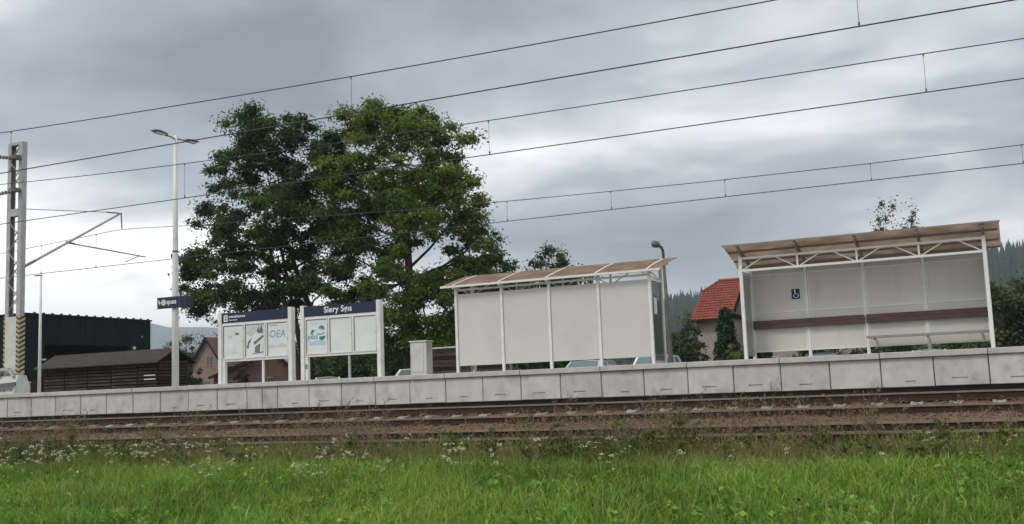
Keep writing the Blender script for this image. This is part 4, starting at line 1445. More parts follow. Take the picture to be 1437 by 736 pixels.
stepped_roof(m, (9.25, HD + 8.5, EZ), (-9.2, 0, 0), (0, -4.3, 2.5), 20, 15, 0.055, 0.05)
m.build('main_roof_slope', tile_red, rh, local=True)
wn_ = empty('arched_window', (0, 0, 0))
wn_.parent = rh
m = MB()
pts = [(1.6 - 0.6, 2.0), (1.6 + 0.6, 2.0)] + [(1.6 + 0.6 * math.cos(R(a)), 3.1 + 0.6 * math.sin(R(a))) for a in range(0, 181, 20)]
m.add([(-0.285, a, b) for a, b in pts], [tuple(range(len(pts)))])
m.build('pane', window_glass, wn_, local=True)
MB().box(-0.295, -0.20, 0.9, 2.3, 1.92, 1.99).build('sill', timber_dark, wn_, local=True)
# ------------------------------------------------------------------ vegetation


def leaf_cloud(centers, radii, n_per, size, rng, asp=0.5, flat=0.65, clump_tint=0.22, bias=0.0, upw=0.55, fuzzy=False):
    """leaf quads gathered round clump centres"""
    k = len(centers)
    tot = int(k * n_per)
    idx = rng.integers(0, k, tot)
    d = rng.normal(0, 1, (tot, 3))
    d /= np.linalg.norm(d, axis=1, keepdims=True) + 1e-9
    rr = np.clip(np.abs(rng.normal(0, 0.62, tot)), 0, 1.2) if fuzzy else rng.random(tot) ** 0.45
    P = centers[idx] + d * (rr * radii[idx])[:, None] * np.array([1, 1, flat])
    nrm = d * 0.55 + rng.normal(0, 0.55, (tot, 3)) + np.array([0, 0, upw])
    nrm /= np.linalg.norm(nrm, axis=1, keepdims=True)
    t = rng.normal(0, 1, (tot, 3)) + d * 0.6 + np.array([0, 0, -0.35])
    u = t - nrm * (t * nrm).sum(1, keepdims=True)
    u /= np.linalg.norm(u, axis=1, keepdims=True)
    v = np.cross(nrm, u)
    s = size * rng.uniform(0.6, 1.3, (tot, 1))
    a0 = P - u * s * 0.5
    a1 = P + v * s * asp * 0.5
    a2 = P + u * s * 0.5 - nrm * s * 0.12
    a3 = P - v * s * asp * 0.5
    V = np.stack((a0, a1, a2, a3), 1).reshape(-1, 3)
    ct = rng.normal(0, clump_tint, k)
    tint = np.clip(0.5 + bias + ct[idx] + rng.normal(0, 0.14, tot), 0, 1)
    return V, np.arange(tot * 4).reshape(-1, 4), np.repeat(tint, 4)


def clumps_in_lobes(lobes, dens, rng, rmin=0.5, rmax=0.95):
    cs, rs, own = [], [], []
    for li, (x, y, z, r) in enumerate(lobes):
        r = r * 1.02
        n = max(4, int(dens * r * r))
        for _ in range(n):
            d = rng.normal(0, 1, 3)
            d /= np.linalg.norm(d)
            f = rng.uniform(0.45, 1.02)
            cs.append((x + d[0] * r * f, y + d[1] * r * f * 1.15, z + d[2] * r * f * 0.95))
            rs.append(rng.uniform(rmin, rmax))
            own.append(li)
    return np.array(cs), np.array(rs), own


def big_tree(name, base, lobes, trunk_top, trunk_r, leafm, label, seed, dens=7.0, n_per=400, size=0.18, bias_fn=None, stems=1, cat='tree', group=None, rmin=0.42, rmax=0.85):
    rng = np.random.default_rng(seed)
    root = empty(name, base)
    tag(root, label, cat, group)
    cs, rs, own = clumps_in_lobes(lobes, dens, rng, rmin, rmax)
    V, Q, T = leaf_cloud(cs, rs, n_per, size, rng, flat=0.6, clump_tint=0.25, fuzzy=True)
    b = np.array(base)
    cr_ = np_object('crown', V - b, Q, None, leafm, T, root)
    m = MB()
    tops = [Vector(trunk_top)]
    bz = Vector(base)
    st_tops = []
    for s in range(stems):
        off = Vector((rng.uniform(-0.9, 0.9), rng.uniform(-0.5, 0.5), 0)) if stems > 1 else Vector((0, 0, 0))
        t = Vector(trunk_top) + off * 1.6
        mid = bz.lerp(t, 0.5) + Vector((rng.uniform(-0.2, 0.2), rng.uniform(-0.2, 0.2), 0))
        r0 = trunk_r * (1.0 if s == 0 else 0.7)
        m.path([bz + off * 0.25 + Vector((0, 0, -0.1)), bz + off * 0.3 + Vector((0, 0, 0.5)), mid, t], [r0 * 1.35, r0, r0 * 0.85, r0 * 0.62], 9)
        st_tops.append((t, r0 * 0.6))
    la = np.array(lobes)
    lead_top = Vector((float(la[:, 0].mean()), float(la[:, 1].mean()), float(la[:, 2].max()) - 1.8))
    for t, r0 in st_tops:
        lm = t.lerp(lead_top, 0.5) + Vector((rng.uniform(-0.4, 0.4), rng.uniform(-0.4, 0.4), 0))
        m.path([t - Vector((0, 0, 0.1)), lm, lead_top + Vector((rng.uniform(-0.8, 0.8), rng.uniform(-0.5, 0.5), rng.uniform(-0.8, 0)))], [r0, r0 * 0.6, r0 * 0.15], 7, caps=False)
    for li, (x, y, z, r) in enumerate(lobes):
        c = Vector((x, y, z))
        t0, r0 = min(st_tops, key=lambda q: (q[0] - c).length)
        # limbs leave the leader lower than the lobe they carry, at differing heights
        zl = min(max(z - 0.75 * math.hypot(x - t0.x, y - t0.y) - 0.6, t0.z - 1.2 + rng.uniform(0, 0.8)), lead_top.z - 0.5)
        t = t0.lerp(lead_top, max(0.0, (zl - t0.z) / max(0.1, lead_top.z - t0.z)))
        w = 0.55 - 0.28 * max(0.0, (zl - t0.z) / max(0.1, lead_top.z - t0.z))
        d_ = c - t
        q1 = t + Vector((d_.x * 0.42, d_.y * 0.42, d_.z * 0.22)) + Vector((rng.uniform(-0.25, 0.25), rng.uniform(-0.25, 0.25), rng.uniform(-0.1, 0.2)))
        q2 = t + Vector((d_.x * 0.78, d_.y * 0.78, d_.z * 0.62)) + Vector((rng.uniform(-0.25, 0.25), rng.uniform(-0.25, 0.25), rng.uniform(-0.2, 0.2)))
        lr = r0 * w * rng.uniform(0.45, 0.8)
        m.path([t, q1, q2, c], [lr, lr * 0.75, lr * 0.5, lr * 0.3], 6, caps=False)
        for ci, o_ in enumerate(own):
            if o_ == li:
                q = Vector(cs[ci])
                md = c.lerp(q, 0.5) + Vector((rng.uniform(-0.12, 0.12), rng.uniform(-0.12, 0.12), rng.uniform(-0.15, 0.1)))
                m.path([c, md, q], [r0 * 0.15, r0 * 0.09, r0 * 0.035], 4, caps=False)
    m.build('trunk', bark, root, smooth=True)
    return root


LEFT_LOBES = [(-32.3, 42, 14.5, 1.61), (-34.5, 42.5, 14.7, 1.28), (-33.9, 41, 12.7, 1.49), (-32.4, 43, 12.5, 1.99), (-29.9, 42, 13.1, 1.4), (-35.9, 42, 10.9, 1.28),
              (-31.8, 40.5, 9.9, 2.06), (-30.7, 43, 9.8, 1.95), (-36.6, 42, 8.7, 1.46), (-33.3, 41, 7.3, 1.57), (-31.7, 42.5, 7.3, 1.76), (-36.6, 42.5, 6.6, 1.1), (-28.5, 41, 6.6, 1.5),
              (-29.7, 42.5, 12.1, 1.58), (-29.0, 42, 9.4, 1.55), (-36.9, 42, 6.7, 1.09), (-37.9, 42.5, 8.0, 0.96), (-33.9, 42, 6.0, 1.24), (-32.7, 43, 6.2, 1.25),
              (-34.8, 41.5, 9.2, 1.43), (-33.4, 42, 15.0, 0.9), (-31.1, 42.5, 14.9, 0.95)]
RIGHT_LOBES = [(-25.8, 42, 13.9, 1.52), (-28.2, 42.5, 14.2, 1.22), (-23.7, 42, 13.3, 1.33), (-24.5, 41, 11.9, 1.96), (-22.8, 42, 11.5, 1.31), (-27.3, 42, 11.4, 1.7),
               (-21.8, 42, 9.9, 1.23), (-23.2, 40.5, 9.0, 1.91), (-21.5, 42, 7.9, 1.16), (-27.4, 43, 8.7, 1.9), (-22.0, 41.5, 6.4, 1.59), (-24.6, 41, 6.3, 1.78),
               (-28.0, 42, 6.3, 1.35), (-21.7, 43, 6.2, 0.91), (-23.5, 41.5, 4.4, 1.77), (-26.9, 42, 4.5, 1.5),
               (-21.0, 42, 8.3, 0.77), (-21.0, 42.5, 6.9, 0.71), (-21.8, 42, 5.3, 1.28), (-25.6, 42.5, 3.8, 1.66), (-28.5, 42, 11.8, 1.21), (-28.4, 42, 8.7, 1.37), (-22.3, 42.5, 12.5, 0.83),
               (-26.2, 42, 14.5, 0.95), (-24.0, 42, 14.0, 0.83), (-26.5, 43, 10.7, 1.55), (-23.8, 43, 11.1, 1.35), (-29.5, 43, 5.0, 1.39), (-22.9, 43, 4.0, 1.31)]
big_tree('broadleaf_tree', (-30.6, 42, 0.92), LEFT_LOBES, (-31.0, 42, 5.6), 0.26, leaf_dark, 'large dark green broadleaf tree behind the lettered board', 3, stems=3, group=None)
big_tree('broadleaf_tree', (-24.8, 42, 0.92), RIGHT_LOBES, (-24.7, 42, 6.6), 0.34, leaf_light, 'large tree with yellowish green crown left of the closed shelter', 4)

# smaller trees and bushes behind


def bush(name, x, y, zc, r, h, leafm, label, seed, n=14, n_per=200, size=0.22, group=None, cat='bush', zg=0.92, droop=0.0):
    """bushy tree: clumps spread through an uneven ellipsoid, each fed by a twig from the stem"""
    rng = np.random.default_rng(seed)
    root = empty(name, (x, y, zg))
    tag(root, label, cat, group)
    k = int(n * 5)
    d = rng.normal(0, 1, (k, 3))
    d /= np.linalg.norm(d, axis=1, keepdims=True)
    lump = 1 + 0.16 * np.sin(d[:, 0] * 5 + seed) + 0.14 * np.sin(d[:, 1] * 6 + d[:, 2] * 4 + seed * 2)
    f = rng.random(k) ** 0.42
    P = d * (f * lump)[:, None] * np.array([r * 0.88, r * 0.88, h * 0.44]) + np.array([0, 0, h * 0.55])
    P[:, 2] = np.clip(P[:, 2], 0.12 * h, None)
    rad = rng.uniform(0.15, 0.30, k) * r
    V, Q, T = leaf_cloud(P, rad, n_per * 0.38, size * 0.76, rng, 0.55, 0.7 + droop, 0.22, fuzzy=True)
    np_object('crown', V, Q, None, leafm, T, root)
    m = MB()
    tr_ = max(0.04, r * 0.06)
    m.path([(0, 0, -0.1), (rng.uniform(-.1, .1), rng.uniform(-.1, .1), h * 0.4), (0, 0, h * 0.8)], [tr_ * 1.3, tr_, tr_ * 0.3], 7)
    for q in P[::2]:
        z0 = min(q[2] * 0.6 + 0.1, h * 0.75)
        m.path([(0, 0, z0), (q[0] * 0.55, q[1] * 0.55, (z0 + q[2]) / 2 - 0.05), tuple(q)], [tr_ * 0.4, tr_ * 0.22, tr_ * 0.08], 4, caps=False)
    m.build('trunk', bark, root, local=True)
    return root


GB = 'trees and bushes beyond the platform'
bush('background_tree', -28.8, 60, 8, 2.3, 9.7, leaf_bg, 'green tree rising behind the left end of the brown shelter roof', 21, 56, 260, 0.25, GB, 'tree')
bush('background_tree', -25.0, 60, 8, 2.6, 9.6, leaf_bg, 'rounded green tree peeping over the middle of the brown shelter roof', 22, 56, 260, 0.25, GB, 'tree')
bush('birch_tree', -4.75, 60, 8, 1.7, 9.9, leaf_olive, 'thin topped birch showing above the open shelter roof', 23, 30, 210, 0.2, GB, 'tree', droop=0.9)
bush('garden_tree', -99.5, 110, 5, 3.9, 9.8, leaf_bg, 'garden tree between the slatted shed and the pink house', 24, 16, 300, 0.42, GB, 'tree')
bush('garden_tree', -95.0, 112, 5, 4.2, 11.2, leaf_bg, 'garden tree rising behind the pink house roof beside the lettered board', 25, 14, 220, 0.26, GB, 'tree')
bush('garden_bush', -43.0, 48, 2, 0.9, 2.3, leaf_olive, 'loose green bush in front of the pink house', 26, 10, 200, 0.2, GB)
bush('garden_bush', -39.2, 48, 2, 0.45, 2.3, leaf_thuja, 'dark green bush in front of the low brown house', 27, 10, 200, 0.2, GB)
bush('garden_bush', -30.6, 50, 2, 1.0, 3.1, leaf_thuja, 'dark upright bush between the two notice boards', 28, 10, 200, 0.2, GB)
for i, (x, y, r, h, lm, lb) in enumerate((
        (-34.5, 56, 2.8, 4.6, leaf_dark, 'dark thicket below the left big tree'),
        (-40.2, 57, 2.2, 4.2, leaf_dark, 'dark thicket between the two notice boards'),
        (-37.2, 55.5, 2.4, 4.4, leaf_dark, 'dark thicket left of the Slery Sgis board, below the left big tree'),
        (-28.6, 54, 2.6, 4.8, leaf_dark, 'dark thicket seen below the Slery Sgis board'),
        (-25.2, 57, 2.8, 5.2, leaf_dark, 'dark thicket between the two big trunks'),
        (-21.8, 53, 2.6, 5.0, leaf_dark, 'dark thicket behind the cable cabinet'),
        (-31.0, 62, 3.0, 6.0, leaf_bg, 'tall mixed thicket behind the two big trees'))):
    bush('thicket', x, y, 2, r, h, lm, lb, 40 + i, 15, 260, 0.3, GB)
bush('dark_bush', -11.75, 42, 2.5, 0.75, 2.75, leaf_thuja, 'dark rounded bush between the car park lamp and red roofed house', 51, 10, 240, 0.15, GB)
bush('russet_bush', -11.2, 46.0, 2, 0.8, 1.95, leaf_red, 'russet brown bush below the red roofed house', 53, 8, 200, 0.14, GB)
bush('lime_bush', -9.45, 41.0, 2, 0.6, 1.95, leaf_lime, 'yellow green bush at the foot of the dark conifer', 54, 8, 150, 0.13, GB)
bush('hedge_bush', -7.8, 52, 2, 1.7, 2.7, leaf_bg, 'low hedge bush behind the wheelchair sign bay of the open shelter', 71, 12, 220, 0.22, GB)
bush('hedge_bush', -5.0, 53, 2, 1.8, 2.7, leaf_bg, 'low hedge bush behind the middle posts of the open shelter', 72, 12, 220, 0.22, GB)
bush('hedge_bush', -2.0, 52, 2, 1.7, 2.7, leaf_bg, 'low hedge bush behind the bench of the open shelter', 73, 12, 220, 0.22, GB)
bush('garden_tree', -14.6, 52, 3, 1.2, 3.3, leaf_olive, 'olive shrub left of the red roofed house', 55, 10, 240, 0.2, GB)
bush('garden_tree', -16.0, 75, 5, 3.0, 5.2, leaf_bg, 'green tree clump below the wooded hill beside the red roofed house', 56, 14, 260, 0.3, GB, 'tree')
bush('garden_tree', -21.0, 80, 5, 3.2, 6.2, leaf_bg, 'green tree clump seen past the closed shelter end pane', 57, 14, 260, 0.3, GB, 'tree')


def conifer(name, x, y, h, r, label, seed, leafm=leaf_thuja, zg=0.92):
    rng = np.random.default_rng(seed)
    root = empty(name, (x, y, zg))
    tag(root, label, 'conifer', GB)
    n = 150
    t = rng.random(n) ** 0.8
    a = rng.uniform(0, 6.28, n)
    rr = r * (1 - t) ** 0.75 * rng.uniform(0.6, 1.05, n) + 0.03
    cs = np.stack((rr * np.cos(a), rr * np.sin(a), 0.1 + t * (h - 0.1)), 1)
    V, Q, T = leaf_cloud(cs, np.full(n, r * 0.26), 60, 0.13, rng, 0.45, 1.5, 0.2)
    np_object('crown', V, Q, None, leafm, T, root)
    m = MB()
    m.path([(0, 0, -0.05), (0, 0, h * 0.5), (0, 0, h * 0.95)], [r * 0.13, r * 0.09, r * 0.02], 6)
    for k in range(24):
        tt = (k + 1) / 26
        aa = k * 2.4
        q = r * (1 - tt) ** 0.75 * 0.75
        m.path([(0, 0, h * tt), (q * math.cos(aa), q * math.sin(aa), h * tt + 0.12)], [r * 0.03, r * 0.01], 4, caps=False)
    m.build('trunk', bark, root, local=True)
    return root


conifer('thuja', -10.10, 42, 3.2, 0.70, 'dark green cone shaped thuja in front of the red roofed house', 61)
conifer('thuja', -9.35, 43, 2.3, 0.55, 'shorter dark thuja tucked beside the open shelter post', 62)
conifer('thuja', -8.8, 43, 2.05, 0.42, 'low thuja half hidden behind the open shelter end', 63)

# trees right of the open shelter
rr_ = np.random.default_rng(77)
RT = [(0.6, 48, 2.0, 4.2), (2.9, 52, 2.4, 5.2), (1.0, 62, 2.6, 5.5), (4.6, 60, 2.8, 5.8), (-1.6, 66, 2.6, 5.6), (2.6, 74, 3.0, 6.9), (6.6, 72, 3.0, 6.6), (-1.5, 80, 3.0, 6.6), (4.5, 86, 3.2, 7.6)]
RTL = ['low olive bush', 'broad olive bush', 'rounded green tree', 'spreading olive tree', 'dark green tree', 'tall green tree', 'loose olive tree', 'taller leafy tree', 'farthest leafy tree']
RTP = ['right behind the open shelter bench end', 'just beyond the platform end past the open shelter', 'behind the low olive bush', 'behind the broad olive bush', 'half hidden by the open shelter corner', 'in the middle of the wood beside the open shelter', 'at the outer side of the wood beside the open shelter', 'rising next to the open shelter roof corner', 'below the blue green wooded hill']
for i, (x, y, r, h) in enumerate(RT):
    bush('wood_tree', x, y, 3, r, h, (leaf_olive, leaf_olive, leaf_bg, leaf_olive, leaf_dark, leaf_bg, leaf_olive, leaf_bg, leaf_bg)[i], RTL[i] + ' ' + RTP[i], 80 + i, 15, 260, 0.27, GB, 'tree')

# ------------------------------------------------------------------ hills and forest


def ridge(name, x0, x1, y0, y1, fn, nxh, nyh, matr, label):
    gx_, gy_ = np.meshgrid(np.linspace(x0, x1, nxh), np.linspace(y0, y1, nyh), indexing='ij')
    gz_ = fn(gx_, gy_)
    V = np.stack((gx_.ravel(), gy_.ravel(), gz_.ravel()), 1)
    i_, j_ = np.meshgrid(np.arange(nxh - 1), np.arange(nyh - 1), indexing='ij')
    a_ = (i_ * nyh + j_).ravel()
    o = np_object(name, V, np.stack((a_, a_ + nyh, a_ + nyh + 1, a_ + 1), 1), None, matr)
    o.data.polygons.foreach_set('use_smooth', [True] * len(o.data.polygons))
    tag(o, label, kind='structure')
    return o


def near_hill(x, y):
    t = np.clip((y - 330) / 570.0, 0, 1)
    s = t * t * (3 - 2 * t)
    top = np.interp(x, [-900, -520, -330, -262, -236, -120, -20, 20, 200, 600], [4, 24, 58, 66, 62, 70, 82, 84, 96, 90])
    back = np.clip((y - 900) / 500.0, 0, 1)
    return 0.5 + s * top * (1 - 0.75 * back) + 2.2 * np.sin(x * 0.021 + y * 0.013) * s + 1.4 * np.sin(x * 0.05 - y * 0.03) * s


ridge('hill', -900, 600, 320, 1400, near_hill, 90, 60, hill_mat, 'wooded hill rising behind the red roofed house')
nf = 7500
fx = RNG.uniform(-560, 260, nf)
fy = RNG.uniform(400, 960, nf)
fz = near_hill(fx, fy)
fh = RNG.uniform(9, 17, nf)
fr = fh * RNG.uniform(0.16, 0.24, nf)
lev = 4
seg = 6
VV, TT = [], []
for l in range(lev):
    zb0 = 0.08 + l * 0.22
    zt0 = min(1.0, zb0 + 0.40)
    rb = (1 - l / lev) * 1.0
    an = np.arange(seg) / seg * 6.2832 + l * 0.5
    jit = RNG.uniform(0.65, 1.15, (nf, seg))
    ring = np.stack((fx[:, None] + fr[:, None] * rb * jit * np.cos(an), fy[:, None] + fr[:, None] * rb * jit * np.sin(an),
                     fz[:, None] + fh[:, None] * (zb0 + RNG.uniform(-0.03, 0.03, (nf, seg)))), -1)
    apex = np.stack((fx, fy, fz + fh * zt0), -1)[:, None]
    VV.append(np.concatenate((ring, apex), 1))
    loc_t = np.stack((np.arange(seg), (np.arange(seg) + 1) % seg, np.full(seg, seg)), 1)
    TT.append(loc_t)
VV = np.stack(VV, 1)                                   # nf, lev, seg+1, 3
base_i = (np.arange(nf * lev) * (seg + 1))[:, None, None]
tri = (np.tile(TT[0], (nf * lev, 1, 1)) + base_i).reshape(-1, 3)
fo = np_object('forest', VV.reshape(-1, 3), None, tri, conifer_mat, np.repeat(np.clip(RNG.normal(0.5, 0.22, nf), 0, 1), lev * (seg + 1)))
tag(fo, 'dark conifer forest covering the hill', 'forest', kind='stuff')


def far_mountain(x, y):
    u = (x + 3200) / 1000.0
    prof = np.interp(x, [-5400, -4600, -3900, -3560, -3362, -3250, -3170, -3015, -2700, -2200, -1500, -600], [150, 260, 360, 385, 352, 322, 321, 312, 250, 160, 80, 10])
    t = np.clip((y - 2300) / 1200.0, 0, 1)
    s = t * t * (3 - 2 * t)
    back = np.clip((y - 3500) / 1500.0, 0, 1)
    return s * prof * (1 - 0.6 * back) + 14 * np.sin(x * 0.006 + y * 0.004) * s * (1 - s) * 4 + 0.2


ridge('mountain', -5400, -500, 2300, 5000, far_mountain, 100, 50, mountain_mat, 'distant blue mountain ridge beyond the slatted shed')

# ------------------------------------------------------------------ meadow grass and weeds


def blades(px, py, pz, h, w, lean, rng, tint):
    n = len(px)
    a = rng.uniform(0, 6.2832, n)
    b = rng.uniform(0, 6.2832, n)
    dx, dy = np.cos(a), np.sin(a)
    lx_, ly_ = np.cos(b) * lean, np.sin(b) * lean
    base = np.stack((px, py, pz), 1)
    side = np.stack((dx, dy, np.zeros(n)), 1) * (w * 0.5)[:, None]
    midp = base + np.stack((lx_ * h * 0.30, ly_ * h * 0.30, h * 0.58), 1)
    tipp = base + np.stack((lx_ * h * 0.95, ly_ * h * 0.95, h * (1 - 0.35 * lean)), 1)
    V = np.stack((base - side * 0.8, base + side * 0.8, midp + side, midp - side, tipp), 1).reshape(-1, 3)
    k = (np.arange(n) * 5)[:, None]
    return V, np.array([[0, 1, 2, 3]]) + k, np.array([[3, 2, 4]]) + k, np.repeat(tint, 5)


def meadow_z(x, y):
    return ground_z(x, y)


def patch(x, y, f, s):
    return vnoise(x, y, f, s)


def xlim(y):
    """meadow stretch seen at depth y, with margin"""
    return -1.42 * y - 1.5, 0.12 * y + 1.5


gn = 180000
gy_ = 8.0 + (14.3 - 8.0) * RNG.random(gn) ** 0.9
gy_ = np.where((gy_ > 13.2) & (RNG.random(gn) < 0.62), gy_ - RNG.uniform(1.0, 4.0, gn), gy_)
lo, hi = xlim(gy_)
gx_ = lo + (hi - lo) * RNG.random(gn)
edge = 13.25 + 0.55 * patch(gx_, gy_ * 0.3, 0.8, 6.2) + 0.35 * patch(gx_, gy_ * 0.3, 2.9, 1.4) + RNG.normal(0, 0.18, gn)
keep = gy_ < edge
gx_, gy_ = gx_[keep], gy_[keep]
gn = len(gx_)
pn = patch(gx_, gy_, 1.7, 0.3) * 0.5 + patch(gx_, gy_, 4.9, 2.3) * 0.5
gh = np.clip(0.18 + 0.09 * pn + RNG.normal(0, 0.06, gn), 0.06, 0.46) * np.interp(gy_, [8, 12.2, 14.3], [1.0, 1.12, 0.95])
gt = np.clip(0.50 + 0.26 * patch(gx_, gy_, 0.7, 5.1) + 0.20 * pn + RNG.normal(0, 0.24, gn), 0, 1)
V, Q, T3, TI = blades(gx_, gy_, np.where(gy_ > 13.75, ballast_z(gx_, gy_), meadow_z(gx_, gy_)) - 0.01, gh, RNG.uniform(0.008, 0.020, gn), RNG.uniform(0.15, 0.85, gn), RNG, gt)
o = np_object('meadow_grass', V, Q, T3, grass_mat, TI)
tag(o, 'lush bright green meadow grass in front of the tracks', 'grass', kind='stuff')

# taller pale seed stalks standing in the meadow
tn = 2600
ty_ = RNG.uniform(8.6, 13.6, tn)
lo, hi = xlim(ty_)
tx_ = lo + (hi - lo) * RNG.random(tn)
V, Q, T3, TI = blades(tx_, ty_, meadow_z(tx_, ty_) - 0.01, RNG.uniform(0.25, 0.52, tn), RNG.uniform(0.004, 0.009, tn), RNG.uniform(0.1, 0.6, tn), RNG, np.clip(RNG.normal(0.6, 0.25, tn), 0, 1))
o = np_object('seed_stalks', V, Q, T3, meadow_mat, TI)
tag(o, 'pale seed stalks standing above the meadow grass', 'grass', kind='stuff')

# broad clover-like leaves low in the meadow
cn = 1600
cy_ = RNG.uniform(8.2, 13.2, cn)
lo, hi = xlim(cy_)
cx_ = lo + (hi - lo) * RNG.random(cn)
keep = patch(cx_, cy_, 1.3, 4.4) > -0.05
cx_, cy_ = cx_[keep], cy_[keep]
cc = np.stack((cx_, cy_, meadow_z(cx_, cy_) + RNG.uniform(0.10, 0.22, len(cx_))), 1)
V, Q, T = leaf_cloud(cc, np.full(len(cc), 0.09), 9, 0.062, RNG, 0.75, 0.7, 0.15, 0.05)
o = np_object('meadow_leaves', V, Q, None, grass_mat, T)
tag(o, 'small broad weed leaves among the meadow grass', 'weeds', kind='stuff')

# rough yellowish grass belt between meadow and ballast
rn = 100000
ry_ = RNG.uniform(12.2, 15.0, rn)
lo, hi = xlim(ry_)
rx_ = lo + (hi - lo) * RNG.random(rn)
dens_ = np.clip(0.62 + 0.45 * patch(rx_, ry_, 1.1, 7.7), 0.06, 1) * np.interp(ry_, [12.2, 13.2, 13.9, 15.0], [0.15, 0.9, 1.0, 0.6])
keep = RNG.random(rn) < dens_
rx_, ry_ = rx_[keep], ry_[keep]
rz_ = np.where(ry_ > 13.75, ballast_z(rx_, ry_), meadow_z(rx_, ry_))
rn = len(rx_)
rt_ = np.clip(0.45 + 0.28 * patch(rx_, ry_, 0.8, 1.1) + RNG.normal(0, 0.18, rn), 0, 1)
V, Q, T3, TI = blades(rx_, ry_, rz_ - 0.01, np.clip(0.22 + RNG.normal(0, 0.08, rn) + 0.10 * patch(rx_, ry_, 0.9, 3.3), 0.06, 0.6), RNG.uniform(0.006, 0.014, rn), RNG.uniform(0.2, 1.0, rn), RNG, rt_)
o = np_object('rough_grass', V, Q, T3, meadow_mat, TI)
tag(o, 'rough yellowish grass belt along the foot of the ballast', 'grass', kind='stuff')


def stalk_plants(xs_, ys_, zs_, hmin, hmax, rng, nbr=6, leaf=0.03, leafn=10, stem_w=0.006, spread=0.35):
    """branched weeds: returns stem mesh and leaf mesh arrays"""
    SV, SQ, ST, LC = [], [], [], []
    c = 0
    for x, y, z in zip(xs_, ys_, zs_):
        h = rng.uniform(hmin, hmax)
        lean = rng.normal(0, 0.12, 2)
        tnt = np.clip(rng.normal(0.5, 0.22), 0, 1)
        segs = [((x, y, z - 0.02), (x + lean[0] * h, y + lean[1] * h, z + h), stem_w)]
        for b in range(nbr):
            t = rng.uniform(0.3, 0.95)
            p = (x + lean[0] * h * t, y + lean[1] * h * t, z + h * t)
            a = rng.uniform(0, 6.28)
            ln = h * spread * rng.uniform(0.4, 1.1) * (1.15 - 0.6 * t)
            q = (p[0] + math.cos(a) * ln * 0.75, p[1] + math.sin(a) * ln * 0.75, p[2] + ln * rng.uniform(0.5, 0.9))
            segs.append((p, q, stem_w * 0.6))
            for _ in range(leafn):
                s = rng.uniform(0.25, 1.05)
                LC.append((p[0] + (q[0] - p[0]) * s, p[1] + (q[1] - p[1]) * s, p[2] + (q[2] - p[2]) * s, tnt))
        for p, q, w in segs:
            a = rng.uniform(0, 3.14)
            for k in range(2):
                ox, oy = math.cos(a + k * 1.57) * w / 2, math.sin(a + k * 1.57) * w / 2
                SV += [(p[0] - ox, p[1] - oy, p[2]), (p[0] + ox, p[1] + oy, p[2]), (q[0] + ox * .6, q[1] + oy * .6, q[2]), (q[0] - ox * .6, q[1] - oy * .6, q[2])]
                SQ.append((c, c + 1, c + 2, c + 3))
                c += 4
                ST += [tnt] * 4
    LC = np.array(LC)
    return np.array(SV), np.array(SQ), np.array(ST), LC


def weed_stuff(name, label, xs_, ys_, hmin, hmax, stem_mat_, leaf_mat_, seed, nbr, leafn, lsize, spread=0.35, stem_w=0.006, onb=True):
    rng = np.random.default_rng(seed)
    zs_ = np.where(ys_ > 13.75, ballast_z(xs_, ys_), meadow_z(xs_, ys_))
    SV, SQ, ST, LC = stalk_plants(xs_, ys_, zs_, hmin, hmax, rng, nbr, lsize, leafn, stem_w, spread)
    o = np_object(name, SV, SQ, None, stem_mat_, ST)
    tag(o, label, 'weeds', kind='stuff')
    if len(LC):
        V, Q, T = leaf_cloud(LC[:, :3], np.full(len(LC), lsize * 0.8), 1.6, lsize, rng, 0.5, 1.0, 0.2)
        l_ = np_object('leaves', V, Q, None, leaf_mat_, T, o)
        l_['kind'] = 'stuff'
    return o


def scatter(n, y0, y1, rng, fn=None):
    y = rng.uniform(y0, y1, n)
    lo_, hi_ = xlim(y)
    x = lo_ + (hi_ - lo_) * rng.random(n)
    if fn is not None:
        k = rng.random(n) < fn(x, y)
        x, y = x[k], y[k]
    return x, y


wr = np.random.default_rng(5)
x_, y_ = scatter(2100, 13.9, 15.3, wr, lambda x, y: np.clip(0.42 + 0.5 * patch(x, y, 0.9, 2.2), 0.05, 1))
weed_stuff('dry_weeds', 'dry brown branching weed stalks along the ballast edge', x_, y_, 0.25, 0.85, dry_mat, dry_mat, 101, 8, 5, 0.026, 0.42)
x_, y_ = scatter(420, 13.2, 14.8, wr, lambda x, y: np.clip(0.40 + 0.6 * patch(x, y, 0.6, 8.1), 0.03, 1))
weed_stuff('green_weeds', 'green leafy weeds growing at the ballast foot', x_, y_, 0.22, 0.58, weed_mat, weed_mat, 102, 9, 14, 0.042, 0.45, 0.008)
x_, y_ = scatter(160, 17.6, 19.6, wr, lambda x, y: np.clip(0.3 + 0.6 * patch(x, y, 0.5, 1.9), 0.02, 1))
weed_stuff('track_weeds', 'sparse dry weeds growing between the two tracks', x_, y_, 0.12, 0.40, dry_mat, dry_mat, 103, 7, 4, 0.024, 0.4)


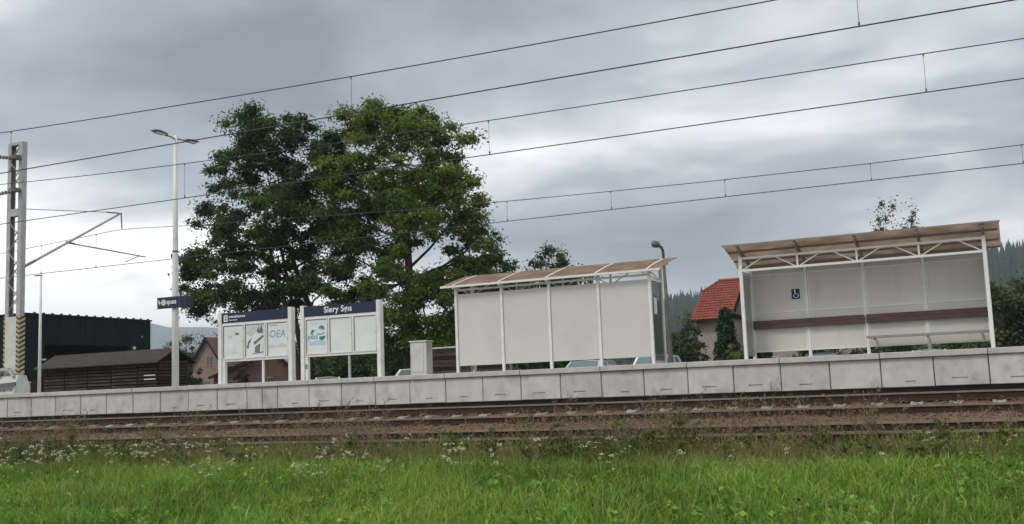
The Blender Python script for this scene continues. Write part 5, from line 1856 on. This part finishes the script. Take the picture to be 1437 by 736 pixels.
def umbels(name, label, xs_, ys_, hmin, hmax, seed, head, mat_, nfl=14):
    rng = np.random.default_rng(seed)
    SV, SQ, ST, FC = [], [], [], []
    c = 0
    zs_ = np.where(ys_ > 13.75, ballast_z(xs_, ys_), meadow_z(xs_, ys_))
    for x, y, z in zip(xs_, ys_, zs_):
        h = rng.uniform(hmin, hmax)
        lean = rng.normal(0, 0.10, 2)
        for b in range(rng.integers(1, 4)):
            hh = h * rng.uniform(0.8, 1.05)
            a = rng.uniform(0, 6.28)
            q = (x + lean[0] * h + math.cos(a) * 0.05 * b, y + lean[1] * h + math.sin(a) * 0.05 * b, z + hh)
            ox, oy = math.cos(a) * 0.003, math.sin(a) * 0.003
            SV += [(x - ox, y - oy, z), (x + ox, y + oy, z), (q[0] + ox, q[1] + oy, q[2]), (q[0] - ox, q[1] - oy, q[2])]
            SQ.append((c, c + 1, c + 2, c + 3))
            c += 4
            ST += [0.5] * 4
            hr = head * rng.uniform(0.6, 1.2)
            for _ in range(nfl):
                r_ = hr * math.sqrt(rng.random())
                t = rng.uniform(0, 6.28)
                FC.append((q[0] + r_ * math.cos(t), q[1] + r_ * math.sin(t), q[2] + 0.01 - r_ * 0.35 + rng.uniform(-0.018, 0.012)))
    o = np_object(name, np.array(SV), np.array(SQ), None, weed_mat, np.array(ST))
    tag(o, label, 'wildflowers', kind='stuff')
    FC = np.array(FC)
    V, Q, T = leaf_cloud(FC, np.full(len(FC), 0.004), 1, 0.019, rng, 0.9, 1.0, 0.2, 0.1, 1.4)
    f_ = np_object('petals', V, Q, None, mat_, T, o)
    f_['kind'] = 'stuff'
    return o


def left_bias(x, y):
    d = np.interp(x / y, [-1.45, -1.2, -0.95, -0.7, -0.45, -0.1, 0.1], [0.5, 0.8, 0.9, 0.75, 0.28, 0.10, 0.08])
    return np.clip(d * (0.40 + 0.75 * patch(x, y, 1.7, 3.7)), 0, 1)


x_, y_ = scatter(900, 11.0, 14.0, wr, left_bias)
umbels('white_wildflowers', 'white umbel wildflowers dotted along the meadow edge', x_, y_, 0.32, 0.64, 111, 0.034, petal_mat, 18)
x_, y_ = scatter(60, 13.2, 14.2, wr, lambda x, y: np.clip(0.3 + 0.5 * patch(x, y, 0.7, 9.0), 0, 1))
umbels('yellow_wildflowers', 'few yellowish wildflowers among the ballast weeds', x_, y_, 0.30, 0.5, 112, 0.022, petal_yellow, 8)

# ------------------------------------------------------------------ air
hz_mat = bpy.data.materials.new('haze_air')
hz_mat.use_nodes = True
N, L = hz_mat.node_tree.nodes, hz_mat.node_tree.links
N.clear()
ho = N.new('ShaderNodeOutputMaterial')
pv = N.new('ShaderNodeVolumePrincipled')
pv.inputs['Color'].default_value = (0.80, 0.91, 1.0, 1)
pv.inputs['Density'].default_value = 0.00026
pv.inputs['Anisotropy'].default_value = 0.0
L.new(pv.outputs[0], ho.inputs['Volume'])
HAZE = True
if HAZE:
    hzo = MB().box(-5900, 4300, -500, 5900, -1.2, 420).build('haze', hz_mat)
    tag(hzo, 'thin pale haze filling the air over the valley', kind='stuff')
